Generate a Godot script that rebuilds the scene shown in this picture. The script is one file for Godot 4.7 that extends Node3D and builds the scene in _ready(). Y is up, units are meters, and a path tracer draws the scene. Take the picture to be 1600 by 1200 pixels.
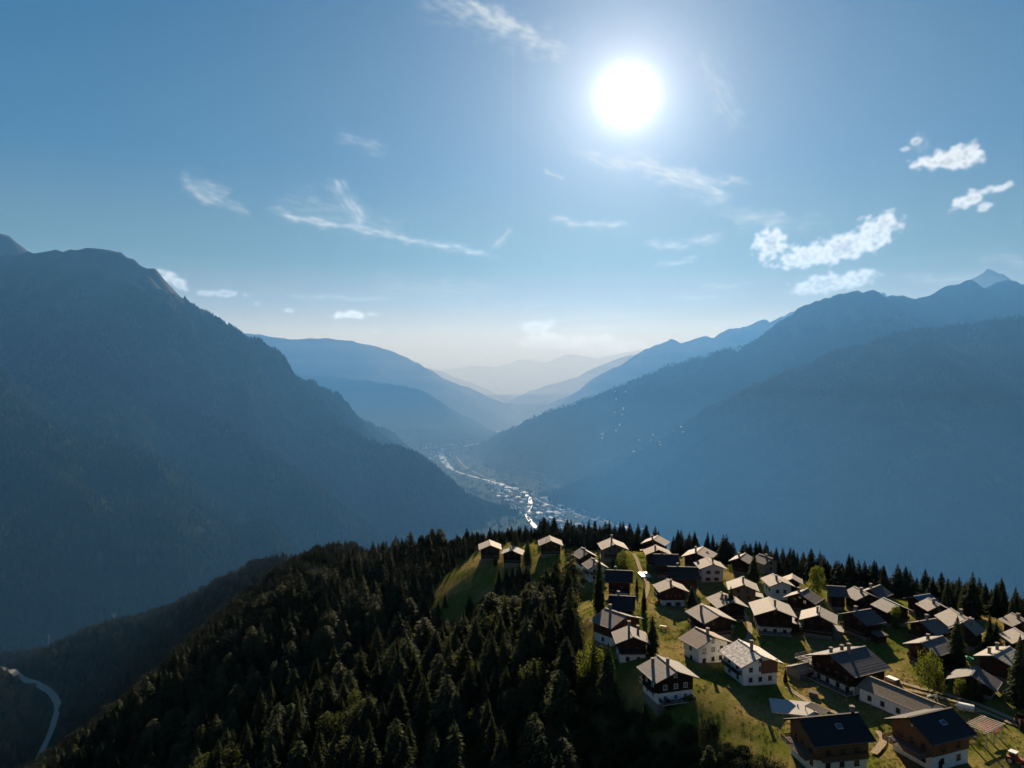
extends Node3D
# An alpine village on a forested spur above a deep, hazy valley, seen against the low sun from the air.
# Units are metres, y is up, the camera looks towards -z; the village meadows lie near y = 0, the valley floor at y = -818.

const FLOOR := -818.0
const EXPOSURE := 3.8
const EYE := Vector3(0, 82, 0)
const SUN_AT := Vector3(0.14424, 0.34048, -0.92912)

# spot heights of the spur the village stands on: [x, y, z]
const GROUND_POINTS := [[43.0, 0.0, -307.6], [53.0, 0.0, -288.5], [57.3, 0.0, -251.8], [74.6, 0.0, -284.1], [92.3, 0.0, -293.1], [96.4, 0.0, -265.5], [76.5, 0.0, -218.1], [60.4, 0.0, -185.0], [38.4, 0.0, -178.6], [32.6, 0.0, -201.1], [52.6, 0.0, -205.6], [65.3, 0.0, -151.6], [90.4, 0.0, -151.1], [85.3, 0.0, -186.9], [107.4, 0.0, -222.9], [123.6, 0.0, -243.3], [123.5, 0.0, -220.2], [135.7, 0.0, -221.3], [131.2, 0.0, -196.8], [158.0, 0.0, -228.3], [120.4, 0.0, -171.3], [27.7, 0.0, -243.3], [64.2, 0.0, -162.3], [-9.4, -12.8, -358.1], [-25.1, -19.8, -358.1], [-35.8, -23.7, -410.0], [15.6, -7.8, -358.1], [0.0, -11.8, -396.3], [20.6, -5.5, -235.1], [10.8, -12.5, -205.0], [30.8, -9.5, -174.9], [44.0, -3.8, -161.3], [0.0, -23.2, -191.3], [0.0, -19.8, -273.3], [-27.3, -34.0, -311.6], [-61.4, -39.0, -389.5], [-80.1, -44.1, -457.8], [-111.0, -43.3, -362.2], [-113.1, -66.5, -293.8], [-149.5, -83.4, -303.4], [-53.3, -39.0, -252.8], [-257.8, -168.0, -587.7], [-302.7, -208.0, -574.0], [-437.5, -296.0, -710.7], [-373.2, -242.9, -820.0], [-448.6, -245.4, -1025.0], [-862.9, -410.8, -1230.0], [-646.0, -328.4, -1134.3], [-292.8, -173.1, -956.7], [-147.2, -125.4, -765.3], [-794.8, -396.8, -1161.7], [-596.3, -350.4, -956.7], [-533.7, -361.5, -820.0], [-912.0, -421.9, -1093.3], [-721.4, -368.8, -820.0], [27.3, -34.2, -451.0], [-82.0, -95.7, -574.0], [95.7, -38.3, -410.0], [164.0, -30.1, -334.8], [218.7, -20.5, -259.7], [287.0, -54.7, -218.7], [246.0, -2.7, -150.3], [355.3, -34.2, -82.0], [164.0, 0.0, -54.7], [0.0, -6.8, -82.0], [-164.0, -95.7, -109.3], [41.0, 6.8, 0.0], [-341.7, -218.7, -205.0], [273.3, -150.3, -451.0], [451.0, -177.7, -273.3], [123.0, -191.3, -656.0], [-82.0, -314.3, -847.3], [-273.3, -478.3, -1298.3], [-615.0, -656.0, -1571.7], [-1093.3, -765.3, -1640.0], [-1230.0, -574.0, -1230.0], [205.0, -574.0, -1230.0], [574.0, -451.0, -683.3], [765.3, -355.3, -273.3], [-1366.7, -574.0, -683.3], [-820.0, -410.0, -410.0], [-546.7, -273.3, 82.0], [546.7, -54.7, 82.0]]

var ground_w := PackedFloat64Array()
var gx := PackedFloat64Array()
var gz := PackedFloat64Array()
var M := {}
var names := {}
var mountain_segs := []
var noise := FastNoiseLite.new()
var noise2 := FastNoiseLite.new()
var rng := RandomNumberGenerator.new()


func _ready() -> void:
	set_camera_and_light()
	rng.seed = 7
	noise.seed = 3
	noise.fractal_octaves = 5
	noise.frequency = 1.0
	noise2.seed = 11
	noise2.fractal_type = FastNoiseLite.FRACTAL_RIDGED
	noise2.fractal_octaves = 4
	noise2.frequency = 1.0
	make_materials()
	solve_ground()
	build_ground()
	build_mountains()
	build_valley()
	build_far_haze()
	make_trees()
	grow_meadow()
	plant_village_trees()
	plant_gardens()
	plant_forest()
	plant_shrubs()
	plant_slopes()
	plant_valley()
	make_house_materials()
	build_houses()
	build_paths()
	build_things()
	build_town()


# ---------------------------------------------------------------- camera, sky, sun, exposure, haze

func set_camera_and_light() -> void:
	var cam := Camera3D.new()
	cam.name = "camera"
	cam.position = EYE
	cam.rotation_degrees.x = -1.245
	cam.fov = 55.1
	cam.near = 1.0
	cam.far = 90000.0
	add_child(cam)
	cam.current = true

	var sun := DirectionalLight3D.new()
	sun.name = "sun"
	sun.light_color = Color(1.0, 0.9, 0.77)
	sun.light_energy = 1.6
	sun.light_angular_distance = 0.5
	sun.shadow_enabled = true
	sun.basis = Basis.looking_at(-SUN_AT, Vector3.UP)
	add_child(sun)

	var env := Environment.new()
	env.background_mode = Environment.BG_SKY
	var pano := PanoramaSkyMaterial.new()
	pano.panorama = ImageTexture.create_from_image(sky_image())
	var sky := Sky.new()
	sky.sky_material = pano
	env.sky = sky
	env.tonemap_mode = Environment.TONE_MAPPER_LINEAR
	env.tonemap_exposure = EXPOSURE
	env.sdfgi_enabled = true
	env.ssao_enabled = true
	env.ssil_enabled = true
	# valley air: thin blue haze everywhere, which scatters the low sun forwards
	env.volumetric_fog_enabled = true
	env.volumetric_fog_density = 0.0000045
	env.volumetric_fog_albedo = lin(0.45, 0.7, 1.0)
	env.volumetric_fog_anisotropy = 0.6
	var world := WorldEnvironment.new()
	world.name = "environment"
	world.environment = env
	add_child(world)


func curve_at(keys: Array, v: float) -> Vector3:
	for i in range(1, keys.size()):
		if v <= keys[i][0]:
			var t: float = (v - keys[i - 1][0]) / (keys[i][0] - keys[i - 1][0])
			return keys[i - 1][1].lerp(keys[i][1], smoothstep(0.0, 1.0, t) * 0.3 + t * 0.7)
	return keys[keys.size() - 1][1]


const AIR := [[0.0, Vector3(0.50, 0.46, 0.32)], [2.0, Vector3(0.50, 0.47, 0.335)], [4.5, Vector3(0.33, 0.345, 0.265)], [8.5, Vector3(0.14, 0.24, 0.27)], [15.0, Vector3(0.045, 0.17, 0.32)], [27.0, Vector3(0.012, 0.125, 0.285)], [50.0, Vector3(0.03, 0.10, 0.23)], [90.0, Vector3(0.045, 0.09, 0.19)]]


func air(el: float, off_sun: float) -> Vector3:
	var c := curve_at(AIR, maxf(el, 0.0))
	var disc := 1.7 * exp(-pow(off_sun / 1.5, 2.0)) + 1.0 * exp(-off_sun / 2.8)
	var wide := Vector3(1.0, 0.92, 0.84) * 0.33 * exp(-off_sun / 6.5) + Vector3(1.0, 0.86, 0.95) * 0.15 * exp(-off_sun / 14.0)
	return c + Vector3(1.0, 0.96, 0.88) * disc + wide


func sky_image() -> Image:
	var small := Image.create(512, 256, false, Image.FORMAT_RGBF)
	for j in 256:
		var el := 90.0 - (j + 0.5) / 256.0 * 180.0
		for i in 512:
			var az := (i + 0.5) / 512.0 * TAU
			var d := Vector3(sin(az) * cos(deg_to_rad(el)), sin(deg_to_rad(el)), -cos(az) * cos(deg_to_rad(el)))
			var c := air(el, rad_to_deg(d.angle_to(SUN_AT)))
			small.set_pixel(i, j, Color(c.x, c.y, c.z) / EXPOSURE)
	small.resize(4096, 2048, Image.INTERPOLATE_CUBIC)
	paint_clouds(small)
	return small


# ---------------------------------------------------------------- helpers

func numbered(called: String) -> String:
	var n: int = names.get(called, 0)
	names[called] = n + 1
	return called if n == 0 else "%s_%03d" % [called, n]


func tag(o: Node, label: String, category: String, group := "") -> Node:
	o.set_meta("label", label)
	o.set_meta("category", category)
	if group != "":
		o.set_meta("group", group)
	return o


func setting(o: Node, kind := "structure") -> Node:
	o.set_meta("kind", kind)
	return o


func put(called: String, mesh: Mesh, material: Material, parent: Node = self) -> MeshInstance3D:
	var o := MeshInstance3D.new()
	o.name = numbered(called) if parent == self else called
	o.mesh = mesh
	o.material_override = material
	parent.add_child(o, true)
	return o


func fractal(seed_: int, freq: float, octaves: int, size := 512) -> Image:
	var n := FastNoiseLite.new()
	n.seed = seed_
	n.frequency = freq
	n.fractal_octaves = octaves
	return n.get_seamless_image(size, size)


func mottled(seed_: int, freq: float, octaves: int, colors: Array, size := 512) -> ImageTexture:
	# a seamless noise picture mapped through linear colours
	var src := fractal(seed_, freq, octaves, size)
	var ramp := []
	for k in 256:
		var f := k / 255.0 * (colors.size() - 1)
		var i := mini(int(f), colors.size() - 2)
		ramp.append((colors[i] as Color).lerp(colors[i + 1], f - i).linear_to_srgb())
	var im := Image.create(size, size, false, Image.FORMAT_RGB8)
	var data := src.get_data()
	var step := data.size() / (size * size)
	for j in size:
		for i in size:
			im.set_pixel(i, j, ramp[data[(j * size + i) * step]])
	im.generate_mipmaps()
	return ImageTexture.create_from_image(im)


func bumps(seed_: int, freq: float, octaves: int, strength: float, size := 512) -> ImageTexture:
	var im := fractal(seed_, freq, octaves, size)
	im.bump_map_to_normal_map(strength)
	return ImageTexture.create_from_image(im)


func lin(r: float, g: float, b: float) -> Color:
	return Color(r, g, b).linear_to_srgb()


func plain(color: Color, rough := 0.9) -> StandardMaterial3D:
	var m := StandardMaterial3D.new()
	m.albedo_color = color
	m.roughness = rough
	m.metallic_specular = 0.3
	return m


func textured(tex: Texture2D, metres: float, rough := 0.95, in_world := true) -> StandardMaterial3D:
	var m := StandardMaterial3D.new()
	m.albedo_texture = tex
	m.uv1_triplanar = true
	m.uv1_world_triplanar = in_world
	m.uv1_scale = Vector3.ONE / metres
	m.roughness = rough
	m.metallic_specular = 0.0 if rough > 0.9 else 0.2
	return m


func make_materials() -> void:
	var floor_tex := mottled(1, 0.02, 5, [Color(0.012, 0.012, 0.006), Color(0.03, 0.03, 0.014), Color(0.05, 0.05, 0.02), Color(0.035, 0.045, 0.016)])
	M.forest_floor = textured(floor_tex, 23.0)
	# tint lies in the vertex colours (meadow, forest floor), grain in the texture
	var grain := mottled(2, 0.03, 6, [Color(0.4, 0.42, 0.35), Color(0.7, 0.72, 0.65), Color(0.95, 0.95, 0.95), Color(1.0, 0.9, 0.75)])
	M.ground = textured(grain, 17.0)
	M.ground.vertex_color_use_as_albedo = true
	var slope := mottled(5, 0.012, 6, [Color(0.55, 0.6, 0.55), Color(0.8, 0.85, 0.75), Color(1.0, 1.0, 0.9), Color(1.0, 1.0, 0.95)])
	M.mountain = textured(slope, 900.0)
	M.mountain.vertex_color_use_as_albedo = true
	var fields := mottled(6, 0.02, 4, [Color(0.02, 0.03, 0.018), Color(0.035, 0.042, 0.026), Color(0.06, 0.062, 0.04), Color(0.04, 0.048, 0.028), Color(0.17, 0.16, 0.12)])
	M.valley = textured(fields, 1500.0)
	M.river = plain(lin(0.24, 0.27, 0.27), 0.3)
	M.pale_road = plain(lin(0.22, 0.21, 0.19), 0.9)


# ---------------------------------------------------------------- the spur

func solve_ground() -> void:
	# thin-plate surface through the spot heights
	var n := GROUND_POINTS.size()
	var size := n + 3
	var a := []
	for i in size:
		var row := PackedFloat64Array()
		row.resize(size + 1)
		a.append(row)
	for i in n:
		gx.append(GROUND_POINTS[i][0])
		gz.append(GROUND_POINTS[i][2])
	for i in n:
		for j in n:
			var d2 := (gx[i] - gx[j]) * (gx[i] - gx[j]) + (gz[i] - gz[j]) * (gz[i] - gz[j])
			a[i][j] = 40.0 if i == j else 0.5 * d2 * log(d2)
		a[i][n] = 1.0
		a[i][n + 1] = gx[i]
		a[i][n + 2] = gz[i]
		a[n][i] = 1.0
		a[n + 1][i] = gx[i]
		a[n + 2][i] = gz[i]
		a[i][size] = GROUND_POINTS[i][1]
	for k in size:
		var best := k
		for i in range(k + 1, size):
			if absf(a[i][k]) > absf(a[best][k]):
				best = i
		var swap: PackedFloat64Array = a[k]
		a[k] = a[best]
		a[best] = swap
		for i in range(k + 1, size):
			var f: float = a[i][k] / a[k][k]
			if f != 0.0:
				for j in range(k, size + 1):
					a[i][j] -= f * a[k][j]
	ground_w.resize(size)
	for k in range(size - 1, -1, -1):
		var v: float = a[k][size]
		for j in range(k + 1, size):
			v -= a[k][j] * ground_w[j]
		ground_w[k] = v / a[k][k]


func ground(x: float, z: float) -> float:
	var n := gx.size()
	var h := ground_w[n] + ground_w[n + 1] * x + ground_w[n + 2] * z
	for i in n:
		var dx := x - gx[i]
		var dz := z - gz[i]
		var d2 := dx * dx + dz * dz + 1e-9
		h += ground_w[i] * 0.5 * d2 * log(d2)
	return h


# the cleared meadows of the village, seen from above: [x, z]
const MEADOW := [[34, -176], [24, -200], [19, -232], [20, -262], [24, -285], [18, -303], [6, -322], [8, -348], [35, -350], [62, -350], [90, -325], [112, -300], [135, -274], [160, -252], [185, -237], [215, -200], [215, -130], [50, -130], [54, -150], [46, -168]]
const MEADOW_WEST := [[-38, -352], [-36, -372], [-20, -392], [5, -385], [25, -375], [25, -345], [8, -335], [-5, -335], [-20, -325], [-28, -322], [-34, -335]]


func in_poly(poly: Array, x: float, z: float) -> bool:
	var inside := false
	var j := poly.size() - 1
	for i in poly.size():
		var a: Array = poly[i]
		var b: Array = poly[j]
		if (a[1] > z) != (b[1] > z) and x < (b[0] - a[0]) * (z - a[1]) / (b[1] - a[1]) + a[0]:
			inside = not inside
		j = i
	return inside


func is_meadow(x: float, z: float) -> bool:
	var wx := x + 3.0 * noise.get_noise_2d(x * 0.06, z * 0.06)
	var wz := z + 3.0 * noise.get_noise_2d(x * 0.06 + 40.0, z * 0.06)
	return in_poly(MEADOW, wx, wz) or in_poly(MEADOW_WEST, wx, wz)


func lines(from: float, to: float, fine_from: float, fine_to: float, fine: float, grow: float) -> PackedFloat64Array:
	# grid lines, fine across the village and wider apart away from it
	var out := PackedFloat64Array()
	var v := fine_from
	while v <= fine_to:
		out.append(v)
		v += fine
	var step := fine
	while v < to:
		out.append(v)
		step *= grow
		v += step
	out.append(to)
	v = fine_from - fine
	step = fine
	while v > from:
		out.insert(0, v)
		step *= grow
		v -= step
	out.insert(0, from)
	return out


func sheet(xs: PackedFloat64Array, zs: PackedFloat64Array, hs: PackedFloat64Array, colors: PackedColorArray, lowest := -1e9) -> ArrayMesh:
	var nx := xs.size()
	var nz := zs.size()
	var v := PackedVector3Array()
	v.resize(nx * nz)
	for j in nz:
		for i in nx:
			v[j * nx + i] = Vector3(xs[i], hs[j * nx + i], zs[j])
	var idx := PackedInt32Array()
	for j in nz - 1:
		for i in nx - 1:
			var a := j * nx + i
			if maxf(maxf(hs[a], hs[a + 1]), maxf(hs[a + nx], hs[a + nx + 1])) < lowest:
				continue
			idx.append_array([a, a + 1, a + nx, a + 1, a + nx + 1, a + nx])
	var normals := PackedVector3Array()
	normals.resize(v.size())
	for j in nz:
		for i in nx:
			var l := v[j * nx + maxi(i - 1, 0)]
			var r := v[j * nx + mini(i + 1, nx - 1)]
			var u := v[maxi(j - 1, 0) * nx + i]
			var d := v[mini(j + 1, nz - 1) * nx + i]
			normals[j * nx + i] = (d - u).cross(r - l).normalized()
	var arrays := []
	arrays.resize(Mesh.ARRAY_MAX)
	arrays[Mesh.ARRAY_VERTEX] = v
	arrays[Mesh.ARRAY_NORMAL] = normals
	arrays[Mesh.ARRAY_COLOR] = colors
	arrays[Mesh.ARRAY_INDEX] = idx
	var mesh := ArrayMesh.new()
	mesh.add_surface_from_arrays(Mesh.PRIMITIVE_TRIANGLES, arrays)
	return mesh


func build_ground() -> void:
	var xs := lines(-1600.0, 900.0, -75.0, 190.0, 2.2, 1.035)
	var zs := lines(-1800.0, 160.0, -400.0, -135.0, 2.2, 1.035)
	var hs := PackedFloat64Array()
	var cols := PackedColorArray()
	for z in zs:
		for x in xs:
			var h := ground(x, z)
			var rough := noise.get_noise_2d(x * 0.05, z * 0.05)
			if is_meadow(x, z):
				h += 0.35 * rough
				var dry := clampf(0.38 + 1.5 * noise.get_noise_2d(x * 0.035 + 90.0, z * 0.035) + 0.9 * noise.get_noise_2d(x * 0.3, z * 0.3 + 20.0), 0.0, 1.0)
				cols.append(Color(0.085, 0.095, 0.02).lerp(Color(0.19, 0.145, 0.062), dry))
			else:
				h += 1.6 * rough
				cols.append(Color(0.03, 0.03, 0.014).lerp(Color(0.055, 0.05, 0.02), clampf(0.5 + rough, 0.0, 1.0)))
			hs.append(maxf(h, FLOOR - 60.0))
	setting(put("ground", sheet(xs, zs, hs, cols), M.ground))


# ---------------------------------------------------------------- mountains

# Each mountain is a set of crest lines [x, y, z]; its flanks fall away from them.
const MOUNTAINS := [
	{"called": "mountain", "cell": 30, "gully": 230, "relief": 0.85, "treeline": 450, "bounds": [-4600, 200, -7600, -1500], "crests": [
		[1.10, [[-4478, 1036, -4500], [-3504, 958, -4400], [-3117, 896, -4500], [-3049, 795, -4500]]],
		[0.95, [[-4283, 560, -3800], [-3467, 654, -4000], [-2842, 682, -4100], [-2733, 718, -4150], [-2504, 770, -4250], [-2384, 752, -4300], [-2262, 730, -4350], [-2166, 673, -4400], [-2125, 684, -4450], [-2114, 618, -4450], [-2072, 556, -4550], [-1999, 421, -4700], [-1848, 327, -4950], [-1762, 218, -5200], [-1578, 10, -5500], [-1335, -211, -5900], [-1132, -444, -6500], [-862, -818, -7325]]],
		[0.85, [[-1996, 421, -4600], [-1760, 141, -4500], [-1548, -7, -4450], [-1264, -167, -4400], [-920, -320, -4400], [-621, -422, -4450], [-397, -580, -4550], [-161, -741, -4600], [20, -818, -4522]]],
		[0.78, [[-2417, 597, -4100], [-2033, 184, -3900], [-1722, -18, -3700], [-1295, -183, -3500], [-1082, -309, -3450], [-890, -455, -3400], [-702, -605, -3350], [-519, -798, -3300]]],
		[0.70, [[-3124, 379, -3600], [-2168, 120, -2900], [-1809, 3, -2600], [-1568, -158, -2400], [-1385, -340, -2250], [-1278, -491, -2150]]],
		[0.78, [[-2503, 505, -3900], [-1952, 10, -3300], [-1517, -284, -2900], [-1179, -519, -2700], [-955, -657, -2600]]]]},
	{"called": "mountain", "cell": 45, "gully": 180, "relief": 0.40, "treeline": 900, "bounds": [200, 6200, -6400, -1900], "crests": [
		[0.62, [[665, -818, -4350], [820, -676, -4700], [1014, -467, -4850], [1323, -259, -4900], [1705, -24, -4900], [2129, 180, -4900], [2468, 312, -4900], [2766, 350, -4900], [3137, 379, -4950], [3472, 434, -5000], [4338, 537, -5000], [5523, 698, -4900]]],
		[0.50, [[1323, -259, -4900], [872, -528, -5000], [445, -741, -5100], [170, -818, -5132]]],
		[0.50, [[2597, 262, -4600], [2139, -139, -3900], [1780, -467, -3400], [1521, -665, -3000]]],
		[0.50, [[3672, 388, -4700], [2986, -71, -3900], [2226, -507, -3000], [1984, -685, -2700]]]]},
	{"called": "mountain", "cell": 55, "gully": 220, "relief": 0.50, "treeline": 450, "bounds": [-600, 7600, -9500, -4400], "crests": [
		[0.72, [[-536, -818, -7885], [-379, -758, -7900], [-46, -553, -7600], [318, -363, -7300], [710, -184, -7100], [1005, -82, -7000], [1260, 22, -6900], [1584, 159, -6800], [1904, 257, -6700], [2150, 283, -6600], [2321, 409, -6600], [2521, 557, -6600], [2692, 666, -6600], [2920, 752, -6600], [3177, 786, -6600], [3342, 727, -6700], [3539, 754, -6800], [3771, 728, -6900], [4007, 804, -7000], [4310, 919, -7100], [4463, 931, -7100], [4652, 869, -7200], [4870, 943, -7200], [5191, 905, -7300], [5774, 1012, -7400], [7056, 1076, -7400]]],
		[0.60, [[-46, -553, -7600], [-171, -754, -7000], [-65, -818, -6181]]],
		[0.60, [[1875, 254, -6600], [1358, -257, -6000], [959, -517, -5500], [712, -741, -5100]]],
		[0.60, [[2932, 719, -6500], [2359, 159, -5900], [1786, -223, -5400], [1367, -537, -4900]]]]},
	{"called": "mountain", "cell": 55, "gully": 260, "relief": 0.34, "treeline": 250, "bounds": [-200, 5600, -13600, -9600], "crests": [
		[0.60, [[0, -818, -13788], [462, -513, -11800], [784, -396, -11700], [1300, -128, -11500], [1833, 211, -11400], [2052, 347, -11300], [2307, 445, -11300], [2542, 533, -11300], [2631, 475, -11300], [2964, 602, -11300], [3092, 563, -11300], [3385, 710, -11300], [3698, 837, -11300], [3826, 788, -11300], [4188, 916, -11300], [4902, 1111, -11300], [6201, 1274, -11000]]]]},
	{"called": "mountain", "cell": 120, "gully": 260, "relief": 0.34, "treeline": 500, "bounds": [-500, 6500, -18500, -13500], "crests": [
		[0.60, [[-286, -818, -16419], [-57, -650, -16500], [213, -485, -16300], [765, -294, -16000], [1336, -85, -16000], [1947, 207, -16000], [2642, 374, -16000], [3569, 631, -15800], [5384, 822, -15500]]]]},
	{"called": "mountain", "cell": 90, "gully": 160, "relief": 0.34, "treeline": 600, "bounds": [6000, 11500, -15500, -11500], "crests": [
		[0.90, [[7269, 727, -13500], [8197, 1487, -13500], [8544, 1755, -13500], [8741, 1930, -13500], [8847, 1849, -13500], [9155, 1639, -13500], [9839, 1312, -13500], [10548, 961, -13500]]]]},
	{"called": "mountain", "cell": 80, "gully": 260, "relief": 0.34, "treeline": 700, "bounds": [-6500, 200, -14500, -8800], "crests": [
		[0.50, [[-5494, 581, -11500], [-4694, 601, -11500], [-4145, 631, -11500], [-3696, 551, -11500], [-3325, 545, -11600], [-3049, 570, -11700], [-2614, 533, -11800], [-2085, 395, -12000], [-1617, 93, -12400], [-1104, -106, -12700], [-679, -370, -13000], [-402, -596, -13200], [-148, -818, -14167]]],
		[0.55, [[-3760, 216, -10300], [-2782, -5, -10000], [-2410, -13, -9900], [-1687, -112, -9700], [-1253, -185, -9600], [-929, -382, -9700], [-690, -564, -9900], [-466, -818, -11884]]]]},
	{"called": "mountain", "cell": 140, "gully": 280, "relief": 0.34, "treeline": 700, "bounds": [-5500, 200, -22000, -16500], "crests": [
		[0.50, [[-4955, 231, -19000], [-3303, 165, -19000], [-2312, 99, -19000], [-1817, 49, -19000], [-1469, -101, -19200], [-1323, -342, -19500], [-1103, -766, -19500]]]]},
	{"called": "mountain", "cell": 150, "gully": 240, "relief": 0.34, "treeline": 900, "bounds": [-7000, 9500, -30000, -23500], "crests": [
		[0.50, [[-5632, 434, -27000], [-3755, 199, -27000], [-2582, 35, -27000], [-1382, 197, -26500], [-576, 105, -26500], [352, 434, -27000], [1173, 293, -27000], [2112, 622, -27000], [3051, 434, -27000], [4340, 715, -27000], [5630, 903, -27000], [8208, 1137, -27000]]]]},
]


func build_mountains() -> void:
	for m in MOUNTAINS:
		build_mountain(m)


func mountain_height(m: Dictionary, segs: Array, x: float, z: float) -> float:
	var g: float = m.gully
	var wx := x + g * 0.9 * noise.get_noise_2d(x / (g * 5.0), z / (g * 5.0))
	var wz := z + g * 0.9 * noise.get_noise_2d(x / (g * 5.0) + 31.0, z / (g * 5.0) + 17.0)
	var best := -1e9
	var best_d := 0.0
	for s in segs:
		var px: float = wx - s[0]
		var pz: float = wz - s[2]
		var t := clampf((px * s[3] + pz * s[5]) / s[6], 0.0, 1.0)
		var qx: float = px - t * s[3]
		var qz: float = pz - t * s[5]
		var d := sqrt(qx * qx + qz * qz)
		var h: float = s[1] + t * s[4] - s[7] * d
		if h > best:
			best = h
			best_d = d
	var above := clampf((best - FLOOR) / 600.0, 0.0, 1.0)
	var k := smoothstep(0.0, g * 2.5, best_d) * above
	best += k * g * m.relief * (noise2.get_noise_2d(x / (g * 8.0), z / (g * 8.0)) - 0.2)
	var crag := 0.16 + 0.2 * smoothstep(m.treeline - 150.0, m.treeline + 200.0, best)
	best += (0.3 + 0.7 * k) * above * g * crag * noise.get_noise_2d(x / (g * 0.55), z / (g * 0.55))
	return best


func build_mountain(m: Dictionary) -> void:
	var segs := []
	for line in m.crests:
		var pts: Array = line[1]
		for i in pts.size() - 1:
			var a: Array = pts[i]
			var b: Array = pts[i + 1]
			var dx: float = b[0] - a[0]
			var dz: float = b[2] - a[2]
			segs.append([float(a[0]), float(a[1]), float(a[2]), dx, float(b[1] - a[1]), dz, maxf(dx * dx + dz * dz, 1.0), line[0]])
	var xs := PackedFloat64Array()
	var zs := PackedFloat64Array()
	var b: Array = m.bounds
	var x: float = b[0]
	while x <= b[1]:
		xs.append(x)
		x += m.cell
	var z: float = b[2]
	while z <= b[3]:
		zs.append(z)
		z += m.cell
	var hs := PackedFloat64Array()
	var cols := PackedColorArray()
	for zz in zs:
		for xx in xs:
			var h := mountain_height(m, segs, xx, zz)
			hs.append(maxf(h, FLOOR - 40.0))
			var n := noise.get_noise_2d(xx / 260.0, zz / 260.0)
			var bare := smoothstep(m.treeline - 120.0, m.treeline + 160.0, h + 260.0 * n)
			var clearing := 0.4 * smoothstep(0.42, 0.5, noise.get_noise_2d(xx / 420.0 + 9.0, zz / 420.0)) * 0.5
			var c := Color(0.018, 0.025, 0.015).lerp(Color(0.05, 0.06, 0.028), clearing)
			cols.append(c.lerp(Color(0.065, 0.062, 0.055), bare * 0.8))
	mountain_segs.append(segs)
	setting(put(m.called, sheet(xs, zs, hs, cols, FLOOR - 30.0), M.mountain))


# ---------------------------------------------------------------- valley floor

func ribbon(points: Array, width: float, lift: float, drape: bool) -> ArrayMesh:
	var curve := Curve3D.new()
	for i in points.size():
		var p := Vector3(points[i][0], 0, points[i][1])
		var prev := Vector3(points[maxi(i - 1, 0)][0], 0, points[maxi(i - 1, 0)][1])
		var next := Vector3(points[mini(i + 1, points.size() - 1)][0], 0, points[mini(i + 1, points.size() - 1)][1])
		var t := (next - prev) * 0.18
		curve.add_point(p, -t, t)
	curve.bake_interval = maxf(width * 0.5, 1.0)
	var baked := curve.get_baked_points()
	var st := SurfaceTool.new()
	st.begin(Mesh.PRIMITIVE_TRIANGLES)
	for i in baked.size():
		var d := (baked[mini(i + 1, baked.size() - 1)] - baked[maxi(i - 1, 0)]).normalized()
		var side := Vector3(-d.z, 0, d.x) * width * 0.5 * (1.0 + 0.15 * noise.get_noise_1d(i * 0.3))
		for s in [-1.0, -0.33, 0.33, 1.0]:
			var p: Vector3 = baked[i] + side * s
			p.y = (ground(p.x, p.z) + lift) if drape else FLOOR + lift
			st.set_normal(Vector3.UP)
			st.add_vertex(p)
	for i in baked.size() - 1:
		for k in 3:
			var a := i * 4 + k
			for q in [a, a + 4, a + 1, a + 1, a + 4, a + 5]:
				st.add_index(q)
	return st.commit()


func build_valley() -> void:
	var plane := PlaneMesh.new()
	plane.size = Vector2(44000, 36000)
	var o := setting(put("valley_floor", plane, M.valley)) as MeshInstance3D
	o.position = Vector3(0, FLOOR, -15000)
	setting(put("river", ribbon([[-556, -6576], [-643, -7025], [-718, -7484], [-757, -7825], [-737, -8134], [-610, -8332], [-450, -8610], [-326, -8908], [-297, -9226], [-294, -9938], [-191, -10441], [-95, -10881]], 58.0, 3.0, false), M.river))
	setting(put("river", ribbon([[136, -4106], [94, -4463], [123, -4842], [100, -5184], [0, -5489], [-178, -5831], [-346, -6108], [-464, -6333], [-550, -6576]], 26.0, 3.4, false), M.river))
	setting(put("valley_road", ribbon([[583, -4173], [393, -4502], [251, -4797], [133, -5082], [-49, -5639], [-270, -6181], [-441, -6749], [-578, -7539]], 9.0, 3.0, false), M.pale_road))


func build_far_haze() -> void:
	haze_bank(Vector3(40000, 1900, 10100), Vector3(0, FLOOR + 950.0, -5750), 0.000063, lin(0.095, 0.37, 0.88), "blue haze between the village and the near mountains")
	for k in 5:
		var low := 300.0 + 110.0 * k
		haze_bank(Vector3(12000, low, 3700.0 - 100.0 * k), Vector3(6100.0 + 70.0 * k, FLOOR + low * 0.5, -3000), 0.000032, lin(0.095, 0.33, 0.75), "low blue haze in the gorge right of the village, layer %d from the floor" % (k + 1))
	# sunlit mist along the valley floor between the mountains
	for k in 4:
		var deep: float = [200.0, 340.0, 480.0, 620.0][k]
		haze_bank(Vector3(7200.0, deep, 7400.0 - 260.0 * k), Vector3(500.0, FLOOR + deep * 0.5, -7900.0 - 130.0 * k), 0.000014, lin(0.50, 0.60, 0.58), "pale blue mist along the valley between the mountains, layer %d from the floor" % (k + 1))
	# the far air thins out with height
	for k in 10:
		var top := 260.0 + 150.0 * k + 10.0 * k * k
		haze_bank(Vector3(40000, top, 24600.0 - 300.0 * k), Vector3(0, FLOOR + top * 0.5, -20500.0 - 150.0 * k), 0.000018, lin(0.76, 0.70, 0.53), "pale yellowish haze filling the far end of the valley, layer %d from the floor" % (k + 1))


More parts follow.
